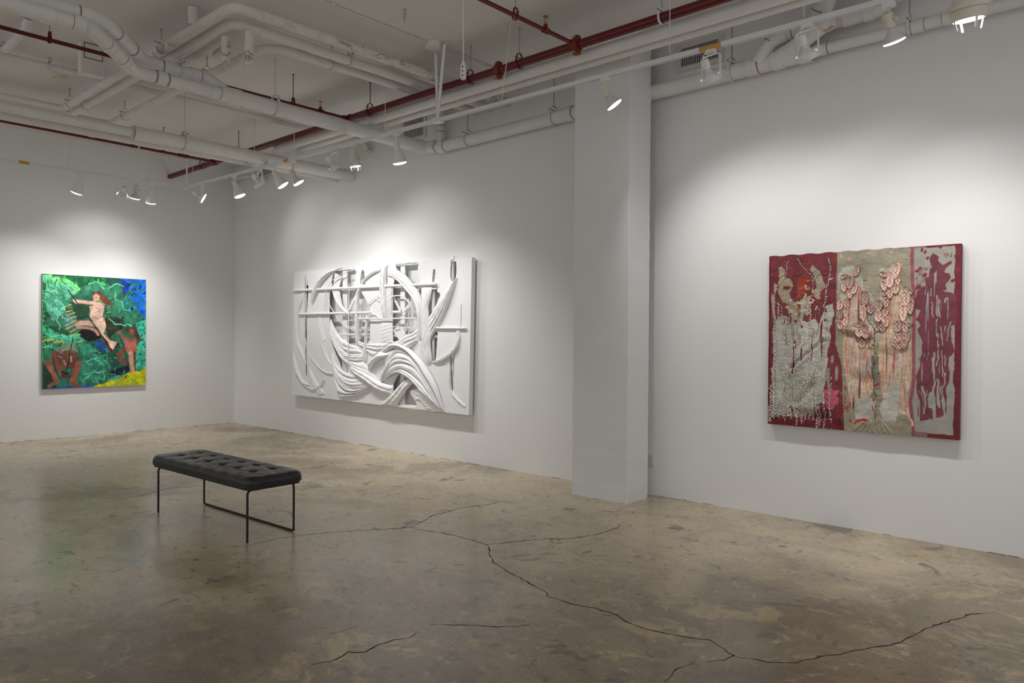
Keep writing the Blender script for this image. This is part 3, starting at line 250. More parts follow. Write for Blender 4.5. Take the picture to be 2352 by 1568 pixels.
DATA["textile"] = [('p',(160,148,120),[(.057,.073),(.077,.065),(.093,.095),(.089,.126),(.125,.144),(.138,.191),(.118,.221),(.13,.253),(.095,.28),(.062,.22),(.05,.18),(.065,.141)],1,0),('p',(156,146,124),[(.241,.103),(.256,.069),(.298,.106),(.309,.137),(.317,.167),(.332,.191),(.302,.212),(.31,.258),(.288,.265),(.257,.226),(.28,.181),(.261,.15)],1,0),('p',(160,154,136),[(.006,.25),(.022,.224),(.038,.243),(.039,.298),(.036,.385),(.023,.369),(.019,.306)],1,0),('p',(150,144,126),[(.126,.261),(.166,.281),(.183,.398),(.136,.402),(.119,.339)],1,0),('p',(164,160,148),[(.197,.263),(.219,.221),(.243,.249),(.22,.302),(.206,.379),(.182,.379)],1,0),('p',(148,60,46),[(.164,.13),(.211,.124),(.242,.156),(.235,.21),(.196,.232),(.165,.2)],2,0),('p',(174,171,162),[(.036,.385),(.072,.35),(.104,.358),(.108,.398),(.159,.402),(.198,.379),(.236,.391),(.274,.38),(.304,.399),(.329,.308),(.37,.286),(.374,.362),(.364,.433),(.354,.519),(.353,.494),(.345,.608),(.338,.76),(.335,.858),(.29,.871),(.242,.938),(.157,.946),(.066,.952),(.021,.955),(.022,.696),(.033,.497),(.021,.523),(.012,.457)],1,0),('p',(120,38,52),[(.145,.496),(.164,.496),(.161,.613),(.162,.699),(.15,.691)],1.5,0),('p',(118,36,50),[(.131,.888),(.148,.879),(.149,.945),(.133,.942)],1,0),('p',(186,182,172),[(.214,.418),(.334,.418),(.353,.456),(.328,.519),(.184,.521)],1.5,0),('p',(184,92,112),[(.338,.79),(.408,.786),(.398,.873),(.339,.873)],2,0),('p',(176,172,160),[(.408,.112),(.465,.092),(.518,.132),(.549,.177),(.551,.397),(.396,.396),(.391,.268)],2,0),('p',(172,168,154),[(.526,.162),(.561,.236),(.583,.292),(.613,.274),(.628,.112),(.72,.1),(.741,.228),(.761,.314),(.764,.514),(.53,.517)],2,0),('p',(214,170,154),[(.466,.244),(.519,.198),(.55,.272),(.551,.4),(.457,.4),(.4,.399),(.395,.291)],.6,1),('p',(214,170,154),[(.427,.423),(.551,.423),(.597,.456),(.599,.674),(.58,.784),(.532,.831),(.497,.862),(.48,.893),(.458,.791),(.442,.68)],.6,1),('p',(214,170,154),[(.673,.276),(.715,.234),(.742,.278),(.723,.384),(.694,.401),(.679,.515),(.622,.516),(.628,.437),(.664,.401)],.6,1),('p',(214,170,154),[(.618,.492),(.774,.491),(.779,.667),(.763,.809),(.779,.931),(.764,.897),(.722,.882),(.694,.741),(.669,.879),(.639,.889),(.631,.709),(.612,.565)],.6,1),('p',(184,181,170),[(.635,.817),(.681,.713),(.717,.719),(.722,.882),(.703,.93),(.646,.928),(.629,.868)],1,0),('p',(182,179,170),[(.504,.825),(.555,.803),(.601,.819),(.595,.91),(.557,.928),(.505,.928)],1,0),('p',(128,122,108),[(.568,.576),(.616,.575),(.624,.694),(.628,.767),(.601,.768),(.59,.696),(.572,.638)],1.2,0),('s',(196,22,12),.0104,[(.502,.954),(.526,.934),(.547,.943)]),('s',(190,20,12),.0076,[(.534,.933),(.555,.939)]),('s',(192,48,30),.0083,[(.44,.754),(.44,.777)]),('s',(192,48,30),.0083,[(.442,.814),(.44,.84)]),('s',(192,48,30),.0083,[(.444,.859),(.437,.874)]),('s',(192,48,30),.0083,[(.458,.854),(.457,.887)]),('s',(192,48,30),.0083,[(.473,.842),(.474,.856)]),('s',(192,48,30),.0083,[(.466,.942),(.484,.952)]),('s',(180,34,20),.0083,[(.597,.743),(.621,.738)]),('s',(180,34,20),.0083,[(.581,.809),(.585,.82)]),('s',(180,34,20),.0083,[(.578,.86),(.59,.889)]),('s',(30,29,27),.0045,[(.595,.558),(.602,.565)]),('s',(30,29,27),.0045,[(.582,.616),(.596,.619)]),('s',(30,29,27),.0045,[(.61,.681),(.624,.673)]),('s',(30,29,27),.0045,[(.583,.7),(.594,.705)]),('s',(30,29,27),.0045,[(.594,.768),(.598,.801)]),('s',(30,29,27),.0045,[(.599,.863),(.61,.854)]),('s',(30,29,27),.0045,[(.604,.891),(.604,.931)]),('s',(30,29,27),.0045,[(.585,.525),(.592,.529)]),('s',(44,42,38),.0035,[(.566,.364),(.581,.441),(.592,.516),(.589,.565),(.587,.681),(.594,.776)]),('s',(30,40,110),.0042,[(.54,.166),(.55,.163)]),('s',(30,40,110),.0042,[(.746,.214),(.754,.209)]),('s',(224,190,96),.0042,[(.735,.203),(.729,.26)]),('s',(222,186,90),.0035,[(.426,.494),(.439,.65)]),('s',(222,190,100),.0035,[(.614,.514),(.63,.651)]),('s',(238,196,150),.0063,[(.764,.862),(.774,.907),(.779,.945)]),('p',(124,50,64),[(.878,.043),(.897,.062),(.9,.086),(.919,.104),(.958,.083),(.961,.1),(.931,.119),(.928,.142),(.949,.147),(.953,.174),(.929,.201),(.938,.228),(.917,.234),(.962,.25),(.98,.271),(.984,.318),(.99,.322),(.979,.379),(.985,.413),(.961,.42),(.968,.511),(.968,.503),(.98,.54),(.954,.574),(.957,.643),(.952,.68),(.949,.728),(.947,.763),(.939,.866),(.893,.904),(.812,.921),(.807,.687),(.815,.595),(.824,.56),(.824,.49),(.824,.513),(.807,.434),(.823,.413),(.804,.377),(.819,.336),(.79,.328),(.787,.279),(.802,.262),(.805,.23),(.824,.207),(.836,.211),(.834,.165),(.855,.163),(.856,.125),(.867,.118),(.857,.073)],.7,2),('s',(122,52,62),.0139,[(.822,.025),(.825,.023)]),('s',(122,52,62),.0139,[(.812,.105),(.815,.103)]),('s',(122,52,62),.0167,[(.799,.122),(.803,.119)]),('s',(122,52,62),.0167,[(.837,.152),(.841,.149)]),('s',(122,52,62),.0194,[(.799,.213),(.805,.21)]),('s',(122,52,62),.0208,[(.907,.012),(.913,.01)]),('s',(122,52,62),.0153,[(.978,.064),(.982,.062)]),('s',(122,52,62),.0187,[(.981,.132),(.986,.129)]),('s',(122,52,62),.0167,[(.964,.19),(.968,.188)]),('s',(122,52,62),.0167,[(.808,.379),(.812,.377)]),('s',(122,52,62),.0125,[(.839,.037),(.843,.035)]),('s',(122,52,62),.0139,[(.849,.069),(.852,.067)]),('s',(120,54,62),.0031,[(.924,.063),(.927,.046),(.935,.052),(.932,.066),(.941,.049),(.951,.064),(.959,.047)]),('s',(160,156,146),.0118,[(.879,.559),(.882,.683),(.875,.767)]),('s',(160,156,146),.0312,[(.873,.767),(.874,.836)]),('s',(160,156,146),.0049,[(.901,.51),(.898,.634)]),('s',(160,156,146),.0042,[(.905,.545),(.899,.603)]),('s',(160,156,146),.0049,[(.923,.541),(.923,.682)]),('s',(160,156,146),.0042,[(.937,.568),(.936,.626)]),('s',(160,156,146),.0049,[(.954,.578),(.954,.653)]),('s',(160,156,146),.0063,[(.933,.661),(.933,.757)]),('s',(160,156,146),.0104,[(.9,.696),(.911,.834)]),('s',(160,156,146),.0097,[(.919,.73),(.929,.85)]),('s',(160,156,146),.0104,[(.836,.734),(.846,.838),(.84,.891)]),('s',(160,156,146),.0035,[(.823,.756),(.833,.804)]),('s',(160,156,146),.0035,[(.851,.744),(.851,.775)]),('s',(160,156,146),.0028,[(.831,.56),(.832,.584)]),('s',(160,156,146),.0028,[(.848,.553),(.848,.594)]),('s',(160,156,146),.0069,[(.894,.258),(.891,.361)]),('s',(160,156,146),.0104,[(.905,.282),(.903,.368)]),('s',(160,156,146),.0049,[(.865,.295),(.869,.368)]),('s',(160,156,146),.0035,[(.843,.211),(.846,.246)]),('s',(160,156,146),.0049,[(.871,.219),(.868,.253)]),('s',(160,156,146),.0049,[(.891,.378),(.891,.43)]),('s',(160,156,146),.0056,[(.913,.43),(.92,.509)]),('s',(160,156,146),.0049,[(.934,.42),(.933,.447)]),('s',(160,156,146),.0049,[(.955,.406),(.944,.488)]),('s',(160,156,146),.009,[(.938,.269),(.937,.287)]),('s',(160,156,146),.0063,[(.891,.437),(.892,.472)])]
DATA["textile_seams"] = {'seam1': [(.392,-.002),(.39,.268),(.388,.519),(.424,.643),(.44,1.001)],'seam2': [(.763,-.004),(.765,.173),(.776,.279),(.776,.514),(.778,.702),(.763,.826),(.783,.998)]}
DATA["pads"] = [(.5,.109,.0227,.051,14),(.463,.174,.0343,.052,10),(.43,.14,.0303,.0156,-25),(.432,.199,.0192,.0427,-8),(.489,.215,.0227,.0364,20),(.465,.239,.0222,.0343,0),(.447,.292,.0232,.0406,-5),(.413,.302,.0263,.0442,8),(.414,.349,.0232,.039,0),(.444,.338,.0232,.0406,0),(.444,.392,.0222,.0406,6),(.416,.414,.0222,.0312,-6),(.542,.261,.0263,.0479,0),(.527,.342,.0162,.052,0),(.516,.408,.0303,.0239,0),(.542,.422,.0273,.0312,0),(.518,.455,.0283,.0312,0),(.549,.463,.0253,.0291,0),(.516,.492,.0263,.026,0),(.545,.269,.0283,.0583,4),(.571,.324,.0253,.0416,-12),(.538,.349,.0212,.0625,0),(.703,.124,.0263,.0593,10),(.67,.169,.0313,.0645,5),(.636,.138,.0364,.0177,28),(.64,.199,.0232,.0396,-15),(.673,.242,.0232,.0396,10),(.701,.22,.0232,.0396,14),(.708,.174,.0202,.0375,0),(.75,.271,.0293,.0572,-3),(.773,.319,.0242,.0541,8),(.737,.345,.0313,.0666,0),(.653,.291,.0232,.0396,0),(.617,.305,.0293,.0468,6),(.651,.339,.0242,.0396,18),(.613,.366,.0283,.0437,0),(.65,.391,.0293,.0427,-10),(.635,.423,.0253,.0364,0),(.61,.423,.0202,.0323,0),(.711,.419,.0283,.0448,0),(.746,.424,.0212,.0406,0),(.772,.238,.0141,.0177,0),(.731,.469,.0293,.0396,0),(.76,.469,.0192,.0427,0),(.708,.487,.0263,.0375,0),(.744,.504,.0232,.0291,0),(.556,.466,.0232,.0323,0),(.644,.241,.0222,.0208,0),(.77,.409,.0222,.0114,-25),(.543,.43,.0222,.0312,0),(.725,.514,.0303,.0312,0),(.718,.523,.0303,.0312,0),(.744,.512,.0232,.0364,0),(.698,.506,.0202,.0291,0),(.53,.515,.0303,.0312,0)]
DATA["beads"] = [([(.108,.037),(.107,.088),(.093,.134),(.062,.164),(.043,.187),(.04,.231),(.034,.266),(.045,.282)],60),([(.171,.025),(.195,.069),(.23,.106),(.257,.146),(.262,.188),(.254,.226)],46),([(.345,.031),(.357,.086),(.351,.139),(.343,.187),(.332,.229),(.331,.274),(.322,.304)],70),([(.35,.154),(.368,.151)],20),([(.322,.304),(.334,.361),(.345,.41),(.331,.494),(.324,.517),(.318,.609)],60),([(.036,.377),(.035,.45),(.037,.523)],40),([(.059,.279),(.058,.328),(.06,.377)],30),([(.079,.299),(.078,.348),(.08,.397)],30),([(.106,.358),(.105,.44),(.107,.522)],36),([(.097,.456),(.095,.489),(.097,.522)],20),([(.19,.332),(.188,.367),(.19,.402)],16),([(.175,.402),(.174,.462),(.176,.521)],34),([(.235,.256),(.234,.302),(.236,.348)],34),([(.244,.379),(.243,.45),(.245,.521)],34),([(.214,.448),(.213,.485),(.215,.521)],16),([(.296,.311),(.295,.328),(.296,.345)],6),([(.138,.281),(.137,.31),(.139,.339)],8),([(.247,.283),(.246,.331),(.248,.379)],20),([(.123,.339),(.122,.378),(.124,.417)],12),([(.037,.497),(.04,.577),(.038,.656)],60),([(.034,.648),(.038,.807),(.037,.966)],150),([(.026,.664),(.03,.809),(.029,.954)],110),([(.051,.735),(.055,.843),(.053,.952)],80),([(.015,.768),(.019,.878),(.017,.987)],90),([(.006,.896),(.009,.94),(.007,.984)],40),([(.093,.497),(.096,.595),(.095,.693)],60),([(.091,.686),(.095,.817),(.094,.949)],90),([(.121,.52),(.124,.606),(.123,.692)],50),([(.117,.661),(.12,.804),(.119,.947)],120),([(.138,.625),(.142,.791),(.141,.957)],80),([(.158,.52),(.162,.605),(.16,.691)],50),([(.154,.683),(.158,.804),(.157,.925)],60),([(.179,.659),(.183,.806),(.182,.954)],100),([(.207,.496),(.21,.577),(.208,.658)],40),([(.205,.689),(.208,.815),(.207,.94)],90),([(.247,.495),(.25,.576),(.249,.657)],44),([(.24,.765),(.243,.857),(.242,.949)],90),([(.256,.649),(.259,.745),(.258,.841)],80),([(.264,.84),(.267,.897),(.265,.955)],60),([(.28,.61),(.283,.686),(.282,.763)],60),([(.286,.785),(.289,.892),(.288,.999)],80),([(.292,.621),(.294,.649),(.292,.678)],16),([(.307,.639),(.31,.748),(.309,.856)],60),([(.302,.868),(.304,.929),(.303,.99)],40),([(.321,.609),(.324,.684),(.323,.76)],40),([(.329,.654),(.332,.677),(.33,.699)],20),([(.327,.798),(.33,.9),(.329,1.003)],60),([(.356,.721),(.359,.834),(.358,.948)],60),([(.37,.705),(.374,.835),(.373,.965)],80),([(.38,.622),(.383,.69),(.382,.757)],60),([(.381,.833),(.384,.915),(.382,.998)],70),([(.39,.517),(.393,.618),(.392,.719)],50),([(.399,.704),(.403,.805),(.401,.906)],60),([(.408,.868),(.411,.936),(.41,1.003)],60),([(.412,.651),(.414,.722),(.413,.793)],50),([(.422,.778),(.425,.882),(.424,.987)],90),([(.432,.904),(.435,.947),(.433,.99)],36),([(.198,.767),(.201,.873),(.2,.98)],70),([(.22,.712),(.224,.835),(.223,.959)],80),([(.172,.846),(.175,.918),(.173,.99)],50),([(.064,.833),(.067,.898),(.066,.963)],50),([(.103,.85),(.106,.913),(.104,.976)],40),([(.232,.688),(.235,.738),(.233,.788)],30),([(.266,.679),(.269,.74),(.267,.802)],50)]
# ---------------------------------------------------------------- camera
cam = bpy.data.cameras.new('camera'); co = bpy.data.objects.new('camera', cam); COL.objects.link(co)
cam.sensor_width = 36; cam.lens = 1701.53 / 2352 * 36; cam.clip_end = 100
yaw, pit, rol = math.radians(42.194), math.radians(-0.4477), math.radians(0.4038)
f = V((-math.sin(yaw) * math.cos(pit), math.cos(yaw) * math.cos(pit), math.sin(pit)))
r = f.cross(V((0, 0, 1))).normalized(); u = r.cross(f)
r2 = r * math.cos(rol) + u * math.sin(rol); u2 = -r * math.sin(rol) + u * math.cos(rol)
Mx = Matrix.Identity(4)
for i in range(3): Mx[i][0] = r2[i]; Mx[i][1] = u2[i]; Mx[i][2] = -f[i]
Mx.translation = V((11.8583, -6.1135, 1.5)); co.matrix_world = Mx
S.camera = co

# ---------------------------------------------------------------- floor
def floor_material():
    t = NT('worn_sealed_concrete'); co = t.coord()
    big = t.noise(t.coord(loc=(1.7, 3.1, 0)), .38, 4, .6, .5)
    mid = t.noise(t.coord(loc=(3, 1, 0)), 1.7, 8, .68, .9)
    fine = t.noise(co, 8, 9, .72, .6)
    grain = t.noise(co, 75, 3, .65)
    c = t.ramp(mid, [(.30, srgb(120, 107, 88)), (.43, srgb(150, 136, 112)), (.52, srgb(176, 161, 136)), (.62, srgb(190, 175, 150)), (.74, srgb(168, 153, 128))])
    # wear plus reflected wall light painted into the colour: pale middle, browner right
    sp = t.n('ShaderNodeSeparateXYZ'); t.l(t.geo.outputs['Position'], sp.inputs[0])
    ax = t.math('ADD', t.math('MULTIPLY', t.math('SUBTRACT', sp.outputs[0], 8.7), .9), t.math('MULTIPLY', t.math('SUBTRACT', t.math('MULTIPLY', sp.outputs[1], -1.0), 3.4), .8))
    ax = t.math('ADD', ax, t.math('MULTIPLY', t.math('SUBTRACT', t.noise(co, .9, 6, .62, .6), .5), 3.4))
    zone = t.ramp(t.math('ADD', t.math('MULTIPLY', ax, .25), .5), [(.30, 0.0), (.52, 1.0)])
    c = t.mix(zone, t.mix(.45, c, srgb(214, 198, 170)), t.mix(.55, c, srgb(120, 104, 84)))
    # ochre scuffs
    warm = t.ramp(t.noise(t.coord((1, 1.5, 1), loc=(9, 4, 0)), 2.3, 8, .70, 1.6), [(.53, 0.0), (.60, 1.0)])
    c = t.mix(t.math('MULTIPLY', warm, .55), c, srgb(206, 181, 132))
    # worn brown zones where the skim coat has gone
    brown = t.ramp(t.math('ADD', big, t.math('MULTIPLY', fine, .22)), [(.50, .85), (.60, 0.0)])
    c = t.mix(t.math('MULTIPLY', brown, .72), c, srgb(112, 96, 78))
    # crisp flaked patches and small dark scabs
    fl = t.ramp(t.noise(t.coord((1.3, 1, 1), loc=(2, 7, 0)), 2.6, 6, .58, 1.1), [(.625, 0.0), (.65, .8)])
    c = t.mix(fl, c, srgb(104, 96, 86))
    sc = t.ramp(t.noise(t.coord((1, 1.4, 1), loc=(6, 2, 0)), 7.5, 6, .62, 1.4), [(.60, 0.0), (.645, .75)])
    c = t.mix(sc, c, srgb(104, 92, 76))
    lt = t.ramp(t.noise(t.coord((1.2, 1, 1), loc=(4, 9, 0)), 5.2, 8, .7, 1.2), [(.60, 0.0), (.66, .6)])
    c = t.mix(lt, c, srgb(212, 200, 176))
    # pepper marks and exposed aggregate
    c = t.mix(t.ramp(t.noise(t.coord(loc=(8, 8, 0)), 26, 5, .7), [(.58, 0.0), (.66, .6)]), c, srgb(96, 84, 70))
    vo = t.n('ShaderNodeTexVoronoi'); vo.inputs['Scale'].default_value = 30; t.l(co, vo.inputs['Vector'])
    chip = t.ramp(vo.outputs['Distance'], [(.15, 1.0), (.22, 0.0)])
    chipz = t.ramp(t.noise(t.coord(loc=(5, 5, 0)), .9, 5, .6), [(.5, 0.0), (.58, 1.0)])
    c = t.mix(t.math('MULTIPLY', t.math('MULTIPLY', chip, chipz), .7), c, srgb(80, 80, 78))
    c = t.mix(t.ramp(grain, [(.32, .35), (.6, 0.0)]), c, srgb(110, 98, 82))
    t.bump(t.math('ADD', t.math('MULTIPLY', fine, .7), t.math('MULTIPLY', grain, .3)), .14, .004)
    rg = t.ramp(t.math('ADD', mid, t.math('MULTIPLY', brown, .2)), [(.3, .17), (.8, .36)])
    return t.set(c, rg, 0, .5)
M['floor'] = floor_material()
M['crack'] = paint('dark_floor_crack', srgb(52, 44, 36), .9, .2, 30)
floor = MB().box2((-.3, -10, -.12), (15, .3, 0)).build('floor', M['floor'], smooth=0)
tag(floor, 'worn brown polished concrete floor with cracks', 'floor', kind='structure')
ceil = MB().box2((-.3, -10, ZC), (15, .3, ZC + .12)).build('ceiling', M['ceiling'], smooth=0)
tag(ceil, 'white painted plaster ceiling behind the pipes', 'ceiling', kind='structure')
wl = MB().box2((-.2, -10, 0), (0, .2, ZC)).build('wall_left', M['wall'], smooth=0)
tag(wl, 'white wall carrying the green painting', 'wall', kind='structure')
wb = MB().box2((0, 0, 0), (15, .2, ZC)).build('wall_back', M['wall'], smooth=0)
tag(wb, 'long white wall carrying the white relief and the red textile', 'wall', kind='structure')

# square column standing a hand's breadth off the back wall, edges chipped
def column():
    x0, x1, y0, y1 = 7.562, 8.182, -.513, -.166
    n = 150; mb = MB(); vs = []; fs = []
    rnd = random.Random(3)
    per = [(x0, y0), (x1, y0), (x1, y1), (x0, y1)]
    ring = []
    for k in range(4):
        a = per[k]; b = per[(k + 1) % 4]
        dx, dy = (b[0] - a[0]), (b[1] - a[1]); L = math.hypot(dx, dy); dx /= L; dy /= L
        ring += [((a[0] + dx * .004), (a[1] + dy * .004)), ((b[0] - dx * .004), (b[1] - dy * .004))]
    m = len(ring)
    for i in range(n + 1):
        z = ZC * i / n
        j = [rnd.uniform(-.0016, .0016) for _ in range(4)]
        for k, (x, y) in enumerate(ring):
            c = ((k + 1) // 2) % 4
            cx, cy = per[c]
            vs.append((x + j[c] * (1 if cx > 7.8 else -1), y + j[c] * (1 if cy > -.3 else -1), z))
    for i in range(n):
        for k in range(m):
            a = i * m + k; b = i * m + (k + 1) % m
            fs.append((a, b, b + m, a + m))
    fs.append(tuple(range(m - 1, -1, -1))); fs.append(tuple(n * m + k for k in range(m)))
    mb.add(vs, fs); return mb.build('column', M['column'], smooth=28)
tag(column(), 'square white column standing just off the back wall', 'column', kind='structure')

# cracks in the slab (a part of the floor)
CR = DATA['cracks']
for pts in CR:
    rnd = random.Random(int(pts[0][0] * 1000)); P = []
    for a, b in zip(pts[:-1], pts[1:]):
        k = max(2, int(math.dist(a, b) / .035))
        for i in range(k):
            t = i / k; s_ = 0 if i == 0 else rnd.uniform(-.010, .010)
            dx, dy = b[0] - a[0], b[1] - a[1]; L = math.hypot(dx, dy) + 1e-6
            P.append((a[0] + dx * t - dy / L * s_, a[1] + dy * t + dx / L * s_))
    P.append(pts[-1]); vs = []; fs = []
    for i, p in enumerate(P):
        a = P[max(i - 1, 0)]; b = P[min(i + 1, len(P) - 1)]
        dx, dy = b[0] - a[0], b[1] - a[1]; L = math.hypot(dx, dy) + 1e-6
        w = rnd.uniform(.0015, .0055) * (1 if 2 < i < len(P) - 3 else .4)
        vs += [(p[0] - dy / L * w, p[1] + dx / L * w, .0007), (p[0] + dy / L * w, p[1] - dx / L * w, .0007)]
    for i in range(len(P) - 1): fs.append((2 * i, 2 * i + 1, 2 * i + 3, 2 * i + 2))
    mb = MB(); mb.add(vs, fs); c = mb.build('crack', M['crack'], floor, smooth=0)

# ---------------------------------------------------------------- electrical outlet
o = empty('wall_outlet', (8.113, -.004, .329), 'white double socket outlet low on the wall beside the column', 'outlet')
MB().box((8.113, -.004, .329), (.070, .008, .115)).build('cover_plate', M['plastic'], o)
for dz in (.020, -.020):
    rc = MB().lathe((8.113, -.007, .329 + dz), (0, -1, 0), [(0, .0165), (.003, .0165), (.0035, .015)], 20).build('receptacle', M['plastic'], o)
    mb = MB()
    mb.box((8.1075, -.0108, .332 + dz), (.0022, .001, .009)); mb.box((8.1185, -.0108, .332 + dz), (.0022, .001, .008))
    mb.lathe((8.113, -.0103, .322 + dz), (0, -1, 0), [(0, .0025), (.001, .0025)], 10)
    mb.build('slot', M['slot'], rc)

# ---------------------------------------------------------------- wall vents
def vent(x0, x1, z0, z1, label, nb, name='air_vent'):
    o = empty(name, ((x0 + x1) / 2, -.008, (z0 + z1) / 2), label, 'vent', 'air vents high on the back wall')
    b = .045; mb = MB(); y0, y1 = -.016, -.001
    mb.box2((x0, y0, z0), (x1, y1, z0 + b)); mb.box2((x0, y0, z1 - b), (x1, y1, z1))
    mb.box2((x0, y0, z0 + b), (x0 + b, y1, z1 - b)); mb.box2((x1 - b, y0, z0 + b), (x1, y1, z1 - b))
    mb.build('frame', M['strap'], o)
    MB().box2((x0 + b, -.004, z0 + b), (x1 - b, -.001, z1 - b)).build('backing', M['slot'], o)
    mb = MB()
    for i in range(nb):
        x = x0 + b + (x1 - x0 - 2 * b) * (i + .5) / nb
        mb.box((x, -.0125, (z0 + z1) / 2), (.008, .014, z1 - z0 - 2 * b), (V((.9, .43, 0)), V((-.43, .9, 0)), V((0, 0, 1))))
    for i in range(6):
        z = z0 + b + (z1 - z0 - 2 * b) * (i + .5) / 6
        mb.box(((x0 + x1) / 2, -.0065, z), (x1 - x0 - 2 * b, .003, .006))
    mb.build('grille', M['grille'], o)
vent(8.357, 8.822, 3.935, 4.190, 'metal air vent on the back wall right of the column', 20)
vent(4.385, 4.858, 3.950, 4.268, 'metal air vent on the back wall left of the column, above the white relief', 20)
vent(.78, 1.26, 3.985, 4.20, 'small air vent peeking out under the large white pipes near the room corner', 20)

# chipped gap where the walls meet the slab
rnd = random.Random(9); mb = MB()
for k in range(80):
    L = rnd.uniform(.02, .16)
    if k % 3: x = rnd.uniform(0.05, 14); mb.box2((x, -rnd.uniform(.002, .004), .0002), (x + L, -.0005, rnd.uniform(.001, .003)))
    else: y = -rnd.uniform(.05, 9); mb.box2((.0005, y, .0002), (rnd.uniform(.003, .007), y + L, rnd.uniform(.001, .003)))
mb.build('edge_gap', M['crack'], floor, smooth=0)
# ---------------------------------------------------------------- ceiling pipes
def pipe(name, pts, r, label, mat='pipe', cat='pipe', group=None, bend=.1, couplings=(), cw=.05, seams=(), n=20, elbows=True):
    """one pipe run with its bends; couplings and joint seams are parts"""
    path = fillet(pts, bend) if len(pts) > 2 else [V(q) for q in pts]
    o = MB().tube(path, r, n).build(name, M[mat], loc=pts[0], smooth=50)
    tag(o, label, cat, group)
    for c, d in couplings:
        c = V(c); d = V(d).normalized()
        MB().lathe(c - d * cw, d, [(0, r * 1.0), (0, r * 1.13), (2 * cw, r * 1.13), (2 * cw, r * 1.0)], n, False, False).build('coupling', M[mat], o)
    for c, d in seams:
        c = V(c); d = V(d).normalized()
        MB().lathe(c - d * .004, d, [(0, r * 1.0), (0, r * 1.025), (.008, r * 1.025), (.008, r * 1.0)], n, False, False).build('joint_seam', M['seam'], o)
    return o
X = (1, 0, 0); Y = (0, 1, 0); Zd = (0, 0, 1)
D45 = (-.67, .53, 0)
GP = 'white pipes crossing the ceiling'
# paired drains with the diagonal jog
pipe('drain_pipe', [(5.58, -6.2, 3.93), (5.60, -3.98, 3.93), (4.93, -3.40, 3.93), (4.93, -2.84, 3.93), (5.0, -2.62, 3.80)], .059,
     'upper of the two thick white drain pipes that jog diagonally at top left', bend=[.22, .22, .1],
     couplings=[((5.59, -4.9, 3.93), Y), ((5.60, -4.1, 3.93), Y), ((4.93, -3.2, 3.93), Y), ((4.93, -2.95, 3.93), Y), ((5.38, -3.79, 3.93), D45), ((5.13, -3.573, 3.93), D45)], cw=.045,
     seams=[((5.60, -4.15, 3.93), Y), ((5.42, -3.825, 3.93), D45), ((5.34, -3.755, 3.93), D45), ((5.17, -3.608, 3.93), D45), ((5.09, -3.54, 3.93), D45), ((4.93, -3.25, 3.93), Y), ((4.93, -2.9, 3.93), Y)], group=GP)
pipe('drain_pipe', [(5.76, -6.2, 3.79), (5.76, -4.12, 3.79), (5.03, -3.52, 3.79), (5.02, -2.75, 3.79)], .056,
     'lower of the two thick white drain pipes that jog diagonally at top left', bend=.24,
     couplings=[((5.76, -5.0, 3.79), Y), ((5.76, -4.4, 3.79), Y), ((5.76, -4.2, 3.79), Y), ((5.5, -3.906, 3.79), D45), ((5.25, -3.7, 3.79), D45), ((5.03, -3.3, 3.79), Y), ((5.02, -2.8, 3.79), Y)], cw=.04,
     seams=[((5.76, -4.24, 3.79), Y), ((5.53, -3.931, 3.79), D45), ((5.46, -3.873, 3.79), D45), ((5.28, -3.726, 3.79), D45), ((5.21, -3.667, 3.79), D45), ((5.03, -3.35, 3.79), Y), ((5.03, -3.24, 3.79), Y)], group=GP)
pipe('drain_pipe', [(5.02, -2.75, 3.79), (4.97, -.11, 3.785), (5.16, -.11, 3.775)], .075,
     'thick white pipe running from the joined drains to the back wall elbow', bend=.09,
     couplings=[((5.01, -2.6, 3.79), Y), ((4.972, -.22, 3.785), Y)], cw=.06, seams=[((5.01, -2.52, 3.79), Y)], group=GP)
pipe('drain_pipe', [(3.32, -6.2, 3.69), (3.33, -2.87, 3.69)], .05,
     'thinner left half of the pipe that widens at a collar, over the left track', seams=[((3.33, -2.90, 3.69), Y)], group=GP)
pipe('drain_pipe', [(3.33, -2.90, 3.69), (3.30, -.001, 3.69)], .076,
     'wide white pipe ending at the back wall above the white relief', seams=[((3.33, -2.898, 3.69), Y)], couplings=[((3.30, -.1, 3.69), Y)], cw=.05, group=GP)
pipe('drain_pipe', [(2.95, -6.2, 3.70), (2.95, -.001, 3.70)], .048,
     'white pipe lying just under the pipe that widens at a collar', couplings=[((2.95, -3.18, 3.70), Y)], cw=.03, seams=[((2.95, -3.2, 3.70), Y)], group=GP)
# three pipes that turn twice near the ceiling
pipe('water_pipe', [(2.2, -6.2, 4.10), (2.2, -3.24, 4.10), (4.3, -3.24, 4.10)], .034,
     'white pipe turning a corner above the left wall, farther of two side by side', bend=.06, couplings=[((2.27, -3.24, 4.10), X)], cw=.03, group=GP)
pipe('water_pipe', [(4.3, -3.24, 4.10), (6.25, -3.24, 4.10), (6.25, -.001, 4.10)], .043,
     'peeling wrapped pipe with rusty water stains, highest of the three that turn', 'wrap', bend=.10,
     couplings=[((6.25, -1.15, 4.1), Y), ((4.34, -3.24, 4.10), X)], cw=.04, group=GP)
pipe('water_pipe', [(2.03, -6.2, 4.10), (2.03, -3.10, 4.10), (5.96, -3.10, 4.10), (5.96, -.001, 4.10)], .043,
     'smooth white pipe turning below the stained wrapped pipe', bend=[.06, .12], couplings=[((5.96, -2.83, 4.10), Y)], cw=.03, group=GP)
pipe('water_pipe', [(1.92, -3.05, 4.10), (1.92, -2.64, 4.10), (5.74, -2.64, 4.10), (5.74, -.001, 4.10)], .04,
     'white pipe with a rounded corner, lowest of the three that turn', bend=[.06, .22], couplings=[((5.74, -2.32, 4.10), Y)], cw=.04, group=GP)
